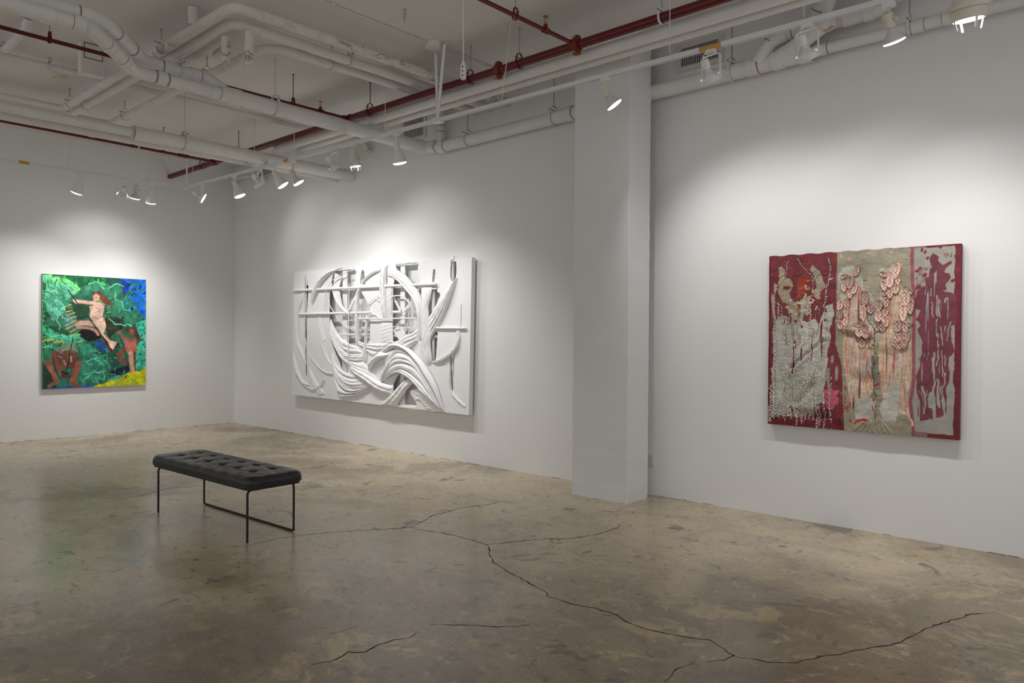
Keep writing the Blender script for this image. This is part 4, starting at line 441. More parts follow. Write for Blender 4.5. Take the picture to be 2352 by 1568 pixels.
pipe('water_pipe', [(4.45, -2.96, 4.10), (5.62, -2.96, 4.10)], .03, 'short grey capped pipe with a green-stained joint between the turning pipes', group=GP,
     couplings=[((4.95, -2.96, 4.10), X), ((4.72, -2.96, 4.10), X)], cw=.07)
pipe('water_pipe', [(5.1, -2.62, 4.10), (5.0, -2.82, 4.13), (5.42, -2.84, 4.13)], .028, 'small white branch pipe curling back over the valves', bend=.09, group=GP)
pipe('water_pipe', [(3.30, -6.2, 4.20), (3.30, -.55, 4.20)], .029, 'thin white pipe hugging the ceiling behind the other pipes', couplings=[((3.3, -1.5, 4.2), Y)], cw=.05, group=GP)
pipe('water_pipe', [(4.21, -4.12, 4.284), (4.17, -4.12, 4.212), (3.42, -4.11, 4.203)], .036, 'short white pipe dropping out of a ragged ceiling hole at top left', bend=.05,
     couplings=[((4.18, -4.12, 4.24), (.3, 0, 1))], cw=.02, seams=[((3.46, -4.11, 4.204), X)], group=GP)
pipe('vent_pipe', [(5.56, -3.25, 4.284), (5.55, -3.24, 4.14)], .045, 'short stained pipe stub between the ceiling and the peeling pipe', 'wrap', group=GP)
# capped drops with their valves
for x, y, z0, lab, lab2, vx, vy, vz in (
        (5.70, -3.03, 3.85, 'left of two capped vertical pipe stubs below the turning pipes', 'left white valve with a lever beside the capped stubs', 5.42, -2.88, 4.0),
        (5.96, -2.95, 3.78, 'right of two capped vertical pipe stubs below the turning pipes', 'right white valve with a lever beside the capped stubs', 5.72, -2.86, 3.93)):
    pipe('drip_stub', [(x, y, z0), (x, y, 4.06)], .038, lab, 'wrap', group='capped pipe stubs', couplings=[((x, y, z0 + .03), Zd), ((x, y, z0 + .13), Zd)], cw=.012)
    o = empty('drain_valve', (vx, vy, vz), lab2, 'valve', 'valves by the capped stubs')
    MB().lathe((vx - .05, vy, vz), X, [(0, .012), (.02, .02), (.05, .024), (.08, .02), (.14, .014)], 14).build('valve_body', M['plastic'], o)
    MB().tube([(vx + .03, vy - .02, vz), (vx + .05, vy - .04, vz - .03), (vx + .055, vy - .045, vz - .12)], [.006, .008, .008], 8).build('lever', M['beige'], o)
# white pair beside the red main, dropping behind the wide pipe
pipe('water_pipe', [(12.6, -.87, 3.93), (6.1, -.95, 3.93), (2.97, -.96, 3.93), (2.97, -.96, 3.80)], .052, 'long white pipe right under the red main, upper of two', bend=[3, .06], group=GP,
     couplings=[((3.02, -.96, 3.93), X)], cw=.03)
pipe('water_pipe', [(12.6, -.75, 3.93), (8.2, -.785, 3.93), (3.24, -.785, 3.93), (3.24, -.785, 3.80)], .049, 'long white pipe below the red main, lower of two', bend=[3, .06], group=GP,
     couplings=[((3.30, -.785, 3.93), X)], cw=.03)
# wall pipe with its wyes, passing behind the column
wp = pipe('drain_pipe', [(5.20, -.11, 3.75), (9.62, -.11, 3.785)], .068, 'thick white pipe along the back wall passing behind the column', group=GP,
     couplings=[((5.28, -.11, 3.752), X), ((7.2, -.11, 3.767), X), ((9.15, -.11, 3.783), X), ((9.36, -.11, 3.785), X), ((9.58, -.11, 3.785), X)], cw=.045,
     seams=[((5.34, -.11, 3.752), X), ((7.25, -.11, 3.768), X), ((9.2, -.11, 3.783), X), ((9.4, -.11, 3.785), X), ((9.6, -.11, 3.785), X)])
MB().tube(catmull([(9.35, -.12, 3.79), (9.52, -.16, 3.84), (9.66, -.24, 3.875), (9.83, -.33, 3.91)], 5), .066, 20).build('cleanout_branch', M['pipe'], wp)
MB().lathe((9.80, -.31, 3.905), (.84, -.44, .17), [(0, .067), (0, .075), (.04, .075), (.045, .06), (.05, .0)], 22, False, False).build('cleanout_cap', M['wrap'], wp)
pipe('drain_pipe', [(9.20, -.14, 3.80), (9.31, -.16, 3.93), (9.46, -.16, 3.968), (10.2, -.16, 3.955), (10.30, -.18, 4.284)], .06, 'white pipe branching up from the wall pipe at upper right', bend=[.1, .12, .14, .14], group=GP,
     couplings=[((9.42, -.16, 3.965), X), ((9.93, -.16, 3.96), X), ((10.08, -.16, 3.957), X)], cw=.035, seams=[((9.50, -.16, 3.968), X), ((9.96, -.16, 3.96), X), ((10.1, -.16, 3.957), X), ((9.315, -.16, 3.932), (.6, 0, .8))])
pipe('vent_pipe', [(9.72, -.20, 3.985), (9.80, -.28, 4.12), (9.80, -.28, 4.284)], .078, 'stout white riser from the wall pipe to the ceiling at upper right', bend=.15, group=GP, seams=[((9.755, -.235, 4.045), (.45, -.45, .77))])
pipe('drain_pipe', [(9.62, -.11, 3.785), (13.5, -.11, 3.775)], .043, 'narrow white pipe along the back wall above the red textile', group=GP,
     couplings=[((9.70, -.11, 3.785), X), ((10.40, -.11, 3.783), X), ((10.60, -.11, 3.783), X)], cw=.04, seams=[((9.76, -.11, 3.785), X), ((10.44, -.11, 3.783), X), ((10.56, -.11, 3.783), X), ((10.64, -.11, 3.783), X)])
pipe('vent_pipe', [(5.24, -.11, 3.80), (5.24, -.11, 4.284)], .055, 'vertical white pipe from the wall pipe elbow up to the ceiling', group=GP, seams=[((5.24, -.11, 4.0), Zd), ((5.24, -.11, 3.93), Zd)])
pipe('drain_pipe', [(.10, -.12, 4.035), (.42, -.12, 4.06), (.72, -.12, 4.03), (1.1, -.10, 3.94)], .033, 'short bent white pipe on the back wall close to the room corner', bend=[.3, .3], group=GP, seams=[((.42, -.12, 4.06), X), ((.78, -.118, 4.016), (1, 0, -.25))])
pipe('conduit', [(3.3, -.10, 4.19), (3.55, -.10, 4.15), (3.68, -.10, 4.08), (3.76, -.03, 3.95)], .03, 'small bent white pipe entering the back wall behind the projector spotlight', bend=.06, group=GP, seams=[((3.75, -.045, 3.97), (.4, .2, -.6))])

# red sprinkler main and branches
rm = pipe('sprinkler_main', [(.02, -1.09, 3.965), (12.6, -1.09, 3.965)], .0385, 'thick dark red sprinkler main crossing the ceiling parallel to the back wall', 'red', group='red sprinkler pipes')
def clamp(x, parent, tee):
    mb = MB().lathe((x - .03, -1.09, 3.965), X, [(0, .0385), (0, .052), (.06, .052), (.06, .0385)], 20, False, False)
    for s in (-1, 1): mb.box((x, -1.09 - .0, 3.965 + s * .062), (.05, .05, .03))
    c = mb.build('pipe_clamp', M['rust'], parent)
    for s in (-1, 1):
        MB().lathe((x, -1.13, 3.965 + s * .064), Y, [(0, .010), (.08, .010)], 6).build('bolt', M['zinc'], c)
    if tee: MB().lathe((x, -1.09, 3.965), (0, -1, 0), [(.03, .03), (.085, .027)], 16).build('outlet_neck', M['rust'], c)
clamp(7.11, rm, False); clamp(8.02, rm, True)
for x in (4.755, 1.52):
    MB().lathe((x - .05, -1.09, 3.965), X, [(0, .0385), (0, .047), (.02, .047), (.02, .043), (.08, .043), (.08, .047), (.1, .047), (.1, .0385)], 20, False, False).lathe((x, -1.09, 3.965), (0, -1, 0), [(.02, .028), (.075, .028), (.075, .022), (.09, .018)], 16).build('tee_fitting', M['red'], rm)
def branch(x0, x1, y1, label):
    return pipe('sprinkler_branch', [(x0, -1.12, 3.965), (x1, y1, 3.965)], .0175, label, 'red', group='red sprinkler pipes', n=14)
b1 = branch(4.755, 4.74, -6.2, 'thin red branch pipe passing behind the thick jogging drains')
b2 = branch(1.52, 1.68, -6.2, 'thin red branch pipe above the left light track')
b3 = branch(8.02, 8.0, -4.2, 'thin red branch pipe joined to the main by the rusty clamp at top center')
def sprinkler(x, y, parent):
    h = MB().lathe((x, y - .03, 3.965), Y, [(0, .0175), (0, .026), (.06, .026), (.06, .0175)], 16, False, False).lathe((x, y, 3.965), Zd, [(.01, .018), (.045, .018)], 12).build('sprinkler_tee', M['red'], parent)
    mb = MB().lathe((x, y, 3.965), Zd, [(.045, .010), (.06, .010), (.06, .006), (.063, .004)], 12)
    for s in (-1, 1): mb.tube([(x + s * .008, y, 4.023), (x + s * .017, y, 4.045), (x + s * .004, y, 4.072)], .003, 8)
    mb.lathe((x, y, 4.070), Zd, [(0, .004), (.004, .004), (.004, .024), (.007, .024)], 16)
    mb.build('sprinkler_head', M['brass'], h)
sprinkler(4.753, -1.46, b1); sprinkler(8.018, -1.50, b3)
MB().lathe((1.54, -1.62, 3.965), Y, [(0, .0175), (0, .025), (.14, .025), (.14, .0175)], 14, False, False).build('coupling', M['red'], b2)
MB().lathe((1.57, -2.25, 3.965), Y, [(0, .0175), (0, .023), (.04, .023), (.04, .0175)], 14, False, False).build('coupling', M['red'], b2)
MB().lathe((1.57, -2.17, 3.965), Y, [(0, .019), (.02, .019)], 14).build('white_band', M['strap'], b2)

# ---------------------------------------------------------------- hangers
def hanger(x, y, z, r, label, along='y', mat='zinc', cmat='strap', style='clevis', rod=.005, top=ZC, sq=False):
    """threaded rod from the ceiling and a clevis around the pipe centred at (x, y, z)"""
    o = empty('pipe_hanger', (x, y, top), label, 'pipe hanger', 'hangers holding the ceiling pipes')
    zt = z + r + (.055 if style == 'clevis' else .03)
    MB().tube([(x, y, top + .002), (x, y, zt)], rod, 8).lathe((x, y, top - .006), Zd, [(0, .012), (.007, .012)], 12).build('rod', M[mat], o)
    a = V(Y) if along == 'y' else V(X); c = V((0, 0, 1)).cross(a)
    P = []; R = r + .009
    for k in range(25):
        an = math.radians(-90 + 360 * k / 24) if style == 'ring' else None
        if style == 'ring': P.append(V((x, y, z)) + c * (R * math.cos(an)) + V((0, 0, R * math.sin(an))))
    if style == 'clevis':
        P = [V((x, y, zt))] + [V((x, y, zt)) + c * (R * .55) + V((0, 0, -.008))] + [V((x, y, z + r * .5)) + c * R]
        for k in range(1, 16):
            an = -math.pi * k / 16
            P.append(V((x, y, z)) + c * (R * math.cos(an)) + V((0, 0, R * math.sin(an))))
        P += [V((x, y, z + r * .5)) - c * R, V((x, y, zt)) - c * (R * .55) + V((0, 0, -.008)), V((x, y, zt))]
    MB().strip(P, a, max(.018, r * .38), .004).build('clevis', M[cmat], o)
    if style == 'clevis':
        MB().tube([V((x, y, z + r + .012)) + c * (R + .012), V((x, y, z + r + .012)) - c * (R + .012)], .004, 8).build('cross_bolt', M['darkrod'], o)
    return o
hanger(7.37, -1.09, 3.965, .0385, 'red-looped hanger on the red main left of the rusty tee clamp', 'x', 'zinc', 'red')
hanger(6.74, -1.09, 3.965, .0385, 'red-looped hanger on the red main next to the dangling socket cord', 'x', 'zinc', 'red')
hanger(5.16, -1.09, 3.965, .0385, 'red-looped hanger on the red main between two pipe tees', 'x', 'darkrod', 'red')
hanger(8.84, -1.09, 3.965, .0385, 'hanger on the red main at the top edge of the photo', 'x', 'zinc', 'strap')
hanger(1.13, -1.09, 3.965, .0385, 'hanger on the red main near its capped left end', 'x', 'zinc', 'red')
hanger(2.21, -1.09, 3.965, .0385, 'dark rod hanger on the red main above the wide white pipe', 'x', 'darkrod', 'red')
hanger(4.755, -1.80, 3.965, .0175, 'dark rod hanger on the thin red branch beside its sprinkler head', 'y', 'darkrod', 'red')
hanger(4.745, -4.10, 3.965, .0175, 'hanger on the thin red branch at the far left', 'y', 'zinc', 'red')
hanger(1.60, -1.85, 3.965, .0175, 'dark rod hanger on the thin red branch over the left track', 'y', 'darkrod', 'red')
hanger(8.005, -1.85, 3.965, .0175, 'hanger on the thin red branch behind the top center sprinkler head', 'y', 'zinc', 'red')
hanger(5.009, -2.16, 3.789, .075, 'big white strap hanger around the thick joined drain pipe', 'y', 'strap', 'strap', rod=.007)
hanger(3.324, -2.33, 3.69, .076, 'white hanger with a blocky clevis on the wide pipe with the collar', 'y', 'strap', 'strap', rod=.007)
hanger(4.93, -3.08, 3.93, .059, 'white strap hanger around the upper jogging drain pipe', 'y', 'strap', 'strap', rod=.007)
hanger(2.40, -2.64, 4.10, .04, 'clevis hanger on the left length of the lowest turning pipe', 'x', 'zinc', 'strap')
hanger(4.53, -2.64, 4.10, .04, 'clevis hanger on the lowest turning pipe beside the thick drains', 'x', 'zinc', 'strap')
hanger(2.42, -3.24, 4.10, .034, 'hanger on the farther of two side-by-side pipes at the far left', 'x', 'zinc', 'strap')
hanger(2.50, -3.10, 4.10, .043, 'hanger on the nearer of two side-by-side pipes at the far left', 'x', 'zinc', 'strap')
hanger(5.96, -1.93, 4.10, .043, 'white strap hanger on the smooth turning pipe', 'y', 'zinc', 'strap')
hanger(5.74, -1.98, 4.10, .04, 'white strap hanger on the lowest turning pipe beside its rusty gap', 'y', 'zinc', 'strap')
hanger(5.70, -.11, 3.755, .068, 'clevis hanger on the wall pipe near its elbow', 'x', 'zinc', 'strap')
hanger(6.98, -.11, 3.765, .068, 'clevis hanger on the wall pipe just left of the column', 'x', 'zinc', 'strap')
hanger(8.95, -.11, 3.783, .068, 'wide strap hanger on the wall pipe right of the column', 'x', 'zinc', 'strap', rod=.006)
hanger(10.34, -.11, 3.783, .043, 'strap hanger on the narrow wall pipe above the red textile', 'x', 'zinc', 'strap')
hanger(3.30, -3.69, 4.20, .029, 'small clip on the thin pipe beside the round ceiling plate', 'y', 'zinc', 'strap')
hanger(3.42, -4.118, 4.203, .036, 'loop hanger on the short pipe by the ragged ceiling hole', 'x', 'zinc', 'strap')
hanger(4.89, -3.24, 4.10, .043, 'hook hanger on the peeling wrapped pipe', 'x', 'zinc', 'strap')

# ---------------------------------------------------------------- things fixed to the ceiling
o = empty('access_box', (3.985, -3.53, 4.285), 'white sheet metal box with a small hatch on the ceiling at left', 'box')
MB().box2((3.935, -3.632, 3.992), (4.03, -3.425, ZC)).build('housing', M['pipe'], o)
mb = MB()
for (a, b) in (((-3.605, 4.134), (-3.445, 4.142)), ((-3.605, 4.275), (-3.445, 4.283)), ((-3.609, 4.134), (-3.601, 4.283)), ((-3.449, 4.134), (-3.441, 4.283))):
    mb.box2((4.028, a[0], a[1]), (4.034, b[0], b[1]))
mb.build('hatch_frame', M['seam'], o)
h = MB().box2((4.028, -3.600, 4.143), (4.036, -3.450, 4.274)).build('hatch', M['pipe'], o)
MB().box2((4.034, -3.545, 4.19), (4.042, -3.46, 4.255)).build('hatch_plate', M['plastic'], h)
MB().box2((3.935, -3.640, 3.986), (4.042, -3.420, 3.997)).build('lip', M['pipe'], o)
o = MB().lathe((2.77, -3.455, ZC), (0, 0, -1), [(0, .085), (.004, .085), (.012, .07), (.012, .05), (.007, .048), (.007, .03), (.014, .028), (.014, 0)], 32, True, False).build('ceiling_plate', M['beige'], loc=(2.77, -3.455, ZC))
tag(o, 'round cream cover plate on the ceiling at far left', 'plate')
o = empty('eye_bolt', (6.89, -2.03, ZC), 'grey eye bolt hanging from the bare ceiling at top center', 'hook')
MB().tube([(6.89, -2.03, ZC), (6.89, -2.03, ZC - .03)], .005, 10).lathe((6.89, -2.03, ZC - .006), Zd, [(0, .014), (.006, .014)], 12).build('shank', M['zinc'], o)
MB().tube([V((6.89 + .016 * math.sin(a), -2.03, ZC - .052 + .022 * math.cos(a))) for a in [k * math.pi / 8 for k in range(17)]], .005, 8, False).build('eye', M['zinc'], o)
MB().tube([(6.89, -2.03, ZC - .074), (6.893, -2.03, ZC - .12)], .0018, 6).build('wire_end', M['darkrod'], o)
o = MB().tube([(6.50, -6.2, 4.276), (6.52, -1.46, 4.276)], .008, 10).build('cable_conduit', M['strap'], loc=(6.5, -6.2, 4.276)); tag(o, 'thin grey conduit clipped along the ceiling to the round box', 'conduit', 'ceiling conduits')
for y in (-2.5, -2.0, -1.65): MB().box((6.52, y, 4.277), (.04, .02, .015)).build('clip', M['plastic'], o)
o = MB().tube([(6.535, -1.29, 4.276), (6.53, -.3, 4.276)], .008, 10).tube([(6.515, -1.29, 4.276), (6.505, -.3, 4.276)], .006, 8).build('cable_conduit', M['strap'], loc=(6.53, -1.3, 4.276)); tag(o, 'double grey cable run from the round box toward the back wall', 'conduit', 'ceiling conduits')
for y in (-1.15, -.85): MB().box((6.525, y, 4.277), (.05, .02, .016)).build('clip', M['plastic'], o)
o = MB().lathe((6.525, -1.375, ZC), (0, 0, -1), [(0, .078), (.045, .078), (.05, .072), (.05, 0)], 28, True, False).build('junction_box', M['plastic'], loc=(6.525, -1.375, ZC)); tag(o, 'round white junction box on the ceiling between the track rods', 'junction box')
o = empty('socket_cord', (8.208, -2.6, ZC), 'white cord with an inline socket strip dangling at top center', 'cord')
MB().tube(catmull([(8.205, -2.6, ZC), (8.212, -2.6, 4.0), (8.203, -2.6, 3.7), (8.207, -2.6, 3.5), (8.207, -2.6, 3.36)], 6), .004, 8).build('cable', M['plastic'], o)
s = MB().lathe((8.207, -2.6, 3.365), (0, 0, -1), [(0, .008), (.02, .014), (.03, .02), (.118, .021), (.125, .014)], 12).build('socket_strip', M['plastic'], o)
for z in (3.32, 3.29, 3.26): MB().box((8.222, -2.621, z), (.006, .006, .008)).build('slot', M['slot'], s)
o = MB().tube(catmull([(7.63, -1.92, 4.26), (7.52, -1.62, 4.205), (7.41, -1.33, 4.19), (7.30, -.95, 4.20), (7.2, -.6, 4.27)], 8), .004, 8).build('loose_wire', M['plastic'], loc=(7.63, -1.9, 4.26)); tag(o, 'thin white wire sagging diagonally above the red main', 'wire')
#         left track            long track: relief group                       textile group
SPOT_W = [62, 30, 62, 56,       16, 55, 22, 40, 42, 20, 52, 52,               42, 19, 19, 38, 46]
SPOT_A = 102; SPOT_B = 1.0; WORLD = .58; EXPO = 0.3
# ---------------------------------------------------------------- light tracks
TA, TB = V((1.22, -1.36, 3.6)), V((10.37, -1.13, 3.6))
def on_track(x): return TA + (TB - TA) * ((x - TA.x) / (TB.x - TA.x))
TD = (TB - TA).normalized(); TN = V((-TD.y, TD.x, 0))
LD = V((-.0133, -1, 0)).normalized(); LN = V((-LD.y, LD.x, 0))
def on_left(y): return V((1.22 + (y + 1.36) * .0133, y, 3.6))
def track(a, b, d, nrm, label, gaps, group='ceiling light tracks'):
    a = V(a); b = V(b); L = (b - a).length
    o = empty('light_track', a, label, 'light track', group)
    cuts = [0] + [q for g in gaps for q in g] + [L]
    mb = MB(); ax = (d, nrm, V((0, 0, 1)))
    for i in range(0, len(cuts), 2):
        p, q = cuts[i], cuts[i + 1]; c = a + d * ((p + q) / 2)
        mb.box(c + V((0, 0, .012)), (q - p, .036, .012), ax)
        for s in (-1, 1): mb.box(c + nrm * (s * .0155) + V((0, 0, -.004)), (q - p, .005, .022), ax)
        for s in (-1, 1): mb.box(c + nrm * (s * .009) + V((0, 0, -.0135)), (q - p, .010, .003), ax)
    mb.build('rail', M['track'], o)
    MB().box(a + d * (L / 2) + V((0, 0, .004)), (L, .024, .004), ax).build('contact_strip', M['groove'], o)
    for g in gaps:
        MB().box(a + d * ((g[0] + g[1]) / 2), (g[1] - g[0], .037, .033), ax).build('splice', M['tan'], o)
    return o
eR = on_track(12.4)
mt = track(TA + TD * .06, eR, TD, TN, 'long white light track running along the back wall', [(2.46, 2.56), (7.93, 8.10)])
lt = track(V((1.22, -1.42, 3.6)), on_left(-6.2), LD, LN, 'white light track running along the left wall', [(1.90, 2.01)])
def connector(p, label, stems):
    o = empty('track_connector', p, label, 'track connector', 'connectors hanging the tracks')
    MB().box(p, (.11, .07, .045), (TD, TN, V((0, 0, 1)))).build('coupler', M['lampwhite'], o)
    for q, r in stems: MB().tube([q, V(p) + V((0, 0, .02))], r, 12).build('stem', M['lampwhite'], o)
connector((1.22, -1.362, 3.6), 'corner connector joining the two tracks below the red pipe end', [((1.20, -1.35, ZC), .012)])
connector(on_track(6.43), 'track connector on two splayed white stems below the round box', [((6.44, -1.27, ZC - .05), .016), ((6.62, -1.32, ZC - .02), .016)])
def rod(p, q, label):
    p = V(p); q = V(q)
    o = empty('suspension_rod', p, label, 'rod', 'thin rods holding the light tracks')
    MB().tube([p, q], .0035, 8).build('rod', M['strap'], o)
    MB().lathe(q + V((0, 0, -.004)), Zd, [(0, .008), (.012, .008)], 10).build('foot', M['darkrod'], o)
for x, px, lab in ((5.62, 5.70, 'thin rod holding the long track left of the white-stemmed connector'), (3.04, 3.13, 'thin rod holding the long track near the wide white pipes'),
                   (7.27, 7.41, 'thin leaning rod holding the long track left of the column'), (8.96, 8.98, 'thin rod holding the long track right of the column'),
                   (9.96, 9.97, 'thin rod holding the long track above the right gimbal spotlights'), (1.42, 1.42, 'thin rod holding the long track beside the corner connector'),
                   (3.95, 4.0, 'thin rod holding the long track beside the amber splice')):
    q = on_track(x); rod((px, q.y - .04, ZC), q + V((0, 0, .018)), lab)
for y, lab in ((-2.883, 'thin rod holding the left track beside its first spotlight'), (-1.89, 'thin rod holding the left track beside its last spotlight')):
    q = on_left(y); rod((q.x, q.y, ZC), q + V((0, 0, .018)), lab)

# ---------------------------------------------------------------- spotlights
GL = 'track spotlights aimed at the artworks'
LIGHTS = []
def lens(c, d, r, parent, bulge=.018, rim=.010):
    prof = [(-rim, r * .97), (0, r)] + [(bulge * math.sin(a), r * math.cos(a)) for a in [math.radians(q) for q in (15, 35, 55, 75, 89)]]
    MB().lathe(c, d, prof, 28, True, True).build('lens', M['lens'], parent)
def adapter(A, o, d, nrm):
    MB().box(A + V((0, 0, -.030)), (.075, .034, .03), (d, nrm, V((0, 0, 1)))).build('track_adapter', M['lampwhite'], o)
def spot_bell(A, tgt, label, d, nrm, L=.2, R=.07, stem=.06):
    o = empty('track_spotlight', A, label, 'spotlight', GL); adapter(A, o, d, nrm)
    P = A + V((0, 0, -.045 - stem)); a = V(tgt).normalized()
    MB().tube([A + V((0, 0, -.04)), P], .008, 12).build('stem', M['lampwhite'], o)
    k = R / .07
    MB().lathe(P - a * .02, a, [(0, .018), (.004, .026), (.015, .031), (.075, .034), (.09, .038), (.115, .05), (.14, .061), (.165, .066 * k), (.185, .070 * k), (.187, .075 * k), (.205, .075 * k), (.205, .068 * k)], 28, True, False).build('housing', M['lampwhite'], o)
    lens(P + a * .187, a, .070 * k, o); LIGHTS.append((P + a * .215, a)); return o
def par_bulb(N, a, R, o):
    """bare reflector bulb: neck at N, lens further along a"""
    MB().lathe(N, a, [(0, .019), (.015, .021), (.03, .028), (.05, .043), (.072, .058), (.088, R - .002), (.092, R)], 28, True, False).build('bulb', M['glass'], o)
    lens(N + a * .094, a, R, o, .012, .006)
def spot_gimbal(A, tgt, label, d, nrm, R=.066, drop=.18):
    o = empty('gimbal_spotlight', A, label, 'spotlight', GL); adapter(A, o, d, nrm)
    C = A + V((0, 0, -.045 - drop)); a = V(tgt).normalized()
    h = V((a.y, -a.x, 0)).normalized(); w = R + .012
    top = A + V((0, 0, -.055))
    path = fillet([C + h * w, top + h * w, top - h * w, C - h * w], .025, 5)
    MB().strip(path, h.cross(V((0, 0, 1))), .02, .003).build('yoke', M['lampwhite'], o)
    MB().lathe(C - a * .016, a, [(0, R + .008), (0, R + .011), (.034, R + .011), (.034, R + .008)], 30, False, False).build('ring', M['lampwhite'], o)
    for s in (-1, 1): MB().lathe(C + h * (s * (w - .002)), h * s, [(0, .009), (.01, .009)], 10).build('pivot_screw', M['lampwhite'], o)
    N = C - a * .085
    par_bulb(N, a, R, o)
    MB().lathe(N - a * .06, a, [(0, .024), (.004, .029), (.066, .029)], 20).build('socket', M['lampwhite'], o)
    B = N - a * .06
    MB().tube(catmull([top + V((0, 0, .01)), (top + B) / 2 - a * .05 + h * .03, B - a * .02, B + a * .005], 6), .004, 8).build('cable', M['plastic'], o)
    LIGHTS.append((C + a * .035, a)); return o
def spot_bare(A, tgt, label, d, nrm, R=.066, drop=.085):
    o = empty('bare_bulb_spotlight', A, label, 'spotlight', GL); adapter(A, o, d, nrm)
    P = A + V((0, 0, -.045 - drop)); a = V(tgt).normalized(); h = V((a.y, -a.x, 0)).normalized()
    MB().strip([A + V((0, 0, -.04)), A + V((0, 0, -.06)), P + h * .034], h.cross(V((0, 0, 1))), .022, .004).build('arm', M['beige'], o)
    sc = MB().lathe(P - a * .05, a, [(0, .020), (.004, .032), (.09, .032), (.094, .026)], 22).build('socket', M['beige'], o)
    for k in range(5):
        an = k * 1.256; uu, ww, _ = frame(a)
        MB().lathe(P - a * .0505 + (uu * math.cos(an) + ww * math.sin(an)) * .016, a, [(0, .003), (.002, .003)], 8).build('vent_hole', M['slot'], sc)
    MB().lathe(P + h * .03, h, [(0, .006), (.012, .006), (.012, .011), (.02, .011)], 12).build('thumb_screw', M['beige'], o)
    par_bulb(P + a * .035, a, R, o)
    LIGHTS.append((P + a * .15, a)); return o
def spot_projector(A, tgt, label, d, nrm, k=1.0, drop=.1, tape=False):
    o = empty('projector_spotlight', A, label, 'spotlight', GL); adapter(A, o, d, nrm)
    P = A + V((0, 0, -.045 - drop)); a = V(tgt).normalized()
    uu = V((a.y, -a.x, 0)).normalized(); ww = a.cross(uu)
    MB().strip([A + V((0, 0, -.04)), P + uu * (.066 * k)], uu.cross(V((0, 0, 1))), .024, .004).build('arm', M['beige'], o)
    MB().lathe(P - a * .08 * k, a, [(0, .03 * k), (.004, .040 * k), (.05 * k, .046 * k), (.12 * k, .062 * k), (.135 * k, .064 * k), (.135 * k, .082 * k), (.152 * k, .084 * k), (.152 * k, .070 * k), (.195 * k, .068 * k), (.195 * k, .06 * k)], 30, True, False).build('housing', M['beige'], o)
    E = P + a * (.115 * k)
    MB().lathe(E - a * .012, a, [(0, .060 * k), (.004, .060 * k), (.008, .03 * k), (.01, 0)], 28, True, False).build('lens', M['lens'], o)
    for q in range(4):
        an = math.radians(45 + 90 * q); b = (uu * math.cos(an) + ww * math.sin(an))
        MB().strip([E + b * .062 * k - a * .01, E + b * .055 * k + a * .022 * k, E + b * .050 * k + a * .040 * k], b.cross(a), .010 * k, .003).build('prong', M['lampwhite'], o)
    for q in range(2):
        b = uu * (1 if q else -1)
        MB().lathe(P + a * .062 * k + b * .082 * k, b, [(0, .005), (.014, .005)], 10).build('thumb_screw', M['beige'], o)
    if tape:
        pts = []
        for q in range(7):
            an = math.radians(-152 + q * 11 + TAPE); b = uu * math.cos(an) + ww * math.sin(an); pts.append(P + a * (.092 * k) + b * (.0695 * k))
        MB().strip(pts, a, .028 * k, .0012).build('tape', M['blue'], o)
    LIGHTS.append((E + a * .045 * k, a)); return o
TAPE = 0
A = lambda x: on_track(x)
B = on_left
spot_bell(B(-2.727), (-.36, -.20, -.91), 'white bell spotlight at the far left of the left track', LD, LN)
spot_gimbal(B(-2.23), (-.68, .08, -.73), 'ring-shaped gimbal spotlight on the left track', LD, LN, drop=.2)
spot_bare(B(-2.052), (-.30, -.04, -.95), 'cream socket spotlight with a bare bulb on the left track', LD, LN)
spot_bell(B(-1.845), (-.34, .06, -.94), 'white bell spotlight on the left track nearest the room corner', LD, LN, R=.066)
spot_gimbal(A(1.682), (.45, .75, -.48), 'gimbal spotlight tipped sideways beside the corner connector', TD, TN, drop=.16)
spot_bell(A(2.547), (.20, .33, -.92), 'white bell spotlight second from the corner connector', TD, TN)
spot_gimbal(A(3.178), (.10, .65, -.75), 'gimbal spotlight in a squared yoke in front of the smallest vent', TD, TN, drop=.16)
spot_bell(A(3.503), (.30, .50, -.80), 'white bell spotlight leaning right, just left of the amber splice', TD, TN)
spot_bare(A(3.919), (.28, .45, -.84), 'bare bulb spotlight on a white arm right of the amber splice', TD, TN, drop=.13)
spot_gimbal(A(4.756), (.08, .71, -.70), 'gimbal spotlight with an open yoke left of the projector spotlight', TD, TN, drop=.17)
spot_projector(A(5.104), (.05, .16, -.98), 'cream projector spotlight with four glowing prongs over the white relief', TD, TN)
spot_bell(A(5.809), (-.02, .28, -.95), 'white bell spotlight in front of the thick pipe, left of the air vent', TD, TN, stem=.09)
spot_bare(A(8.38), (.42, .43, -.79), 'bare bulb spotlight glowing in front of the column', TD, TN)
spot_gimbal(A(9.295), (.08, .565, -.82), 'gimbal spotlight hanging in front of the right air vent', TD, TN)
spot_gimbal(A(9.981), (.08, .57, -.82), 'gimbal spotlight in front of the capped cleanout pipe', TD, TN)
spot_bare(A(10.48), (.15, .42, -.90), 'bare bulb spotlight above the red textile', TD, TN)
spot_projector(A(10.90), (.02, .20, -.98), 'large cream projector spotlight with blue tape at the top right', TD, TN, 1.36, .03, True)
for i, (p, a) in enumerate(LIGHTS):
    L = bpy.data.lights.new('spot_beam', 'SPOT'); L.energy = SPOT_W[i] if isinstance(SPOT_W, list) else SPOT_W
    L.spot_size = math.radians(SPOT_A); L.spot_blend = SPOT_B; L.shadow_soft_size = .025; L.color = (1, .985, .965)
    ob = bpy.data.objects.new('spot_beam', L); COL.objects.link(ob); ob.location = p
    ob.rotation_euler = V(a).to_track_quat('-Z', 'Y').to_euler()
W = bpy.data.worlds.new('dim_gallery_surroundings'); S.world = W; W.use_nodes = True
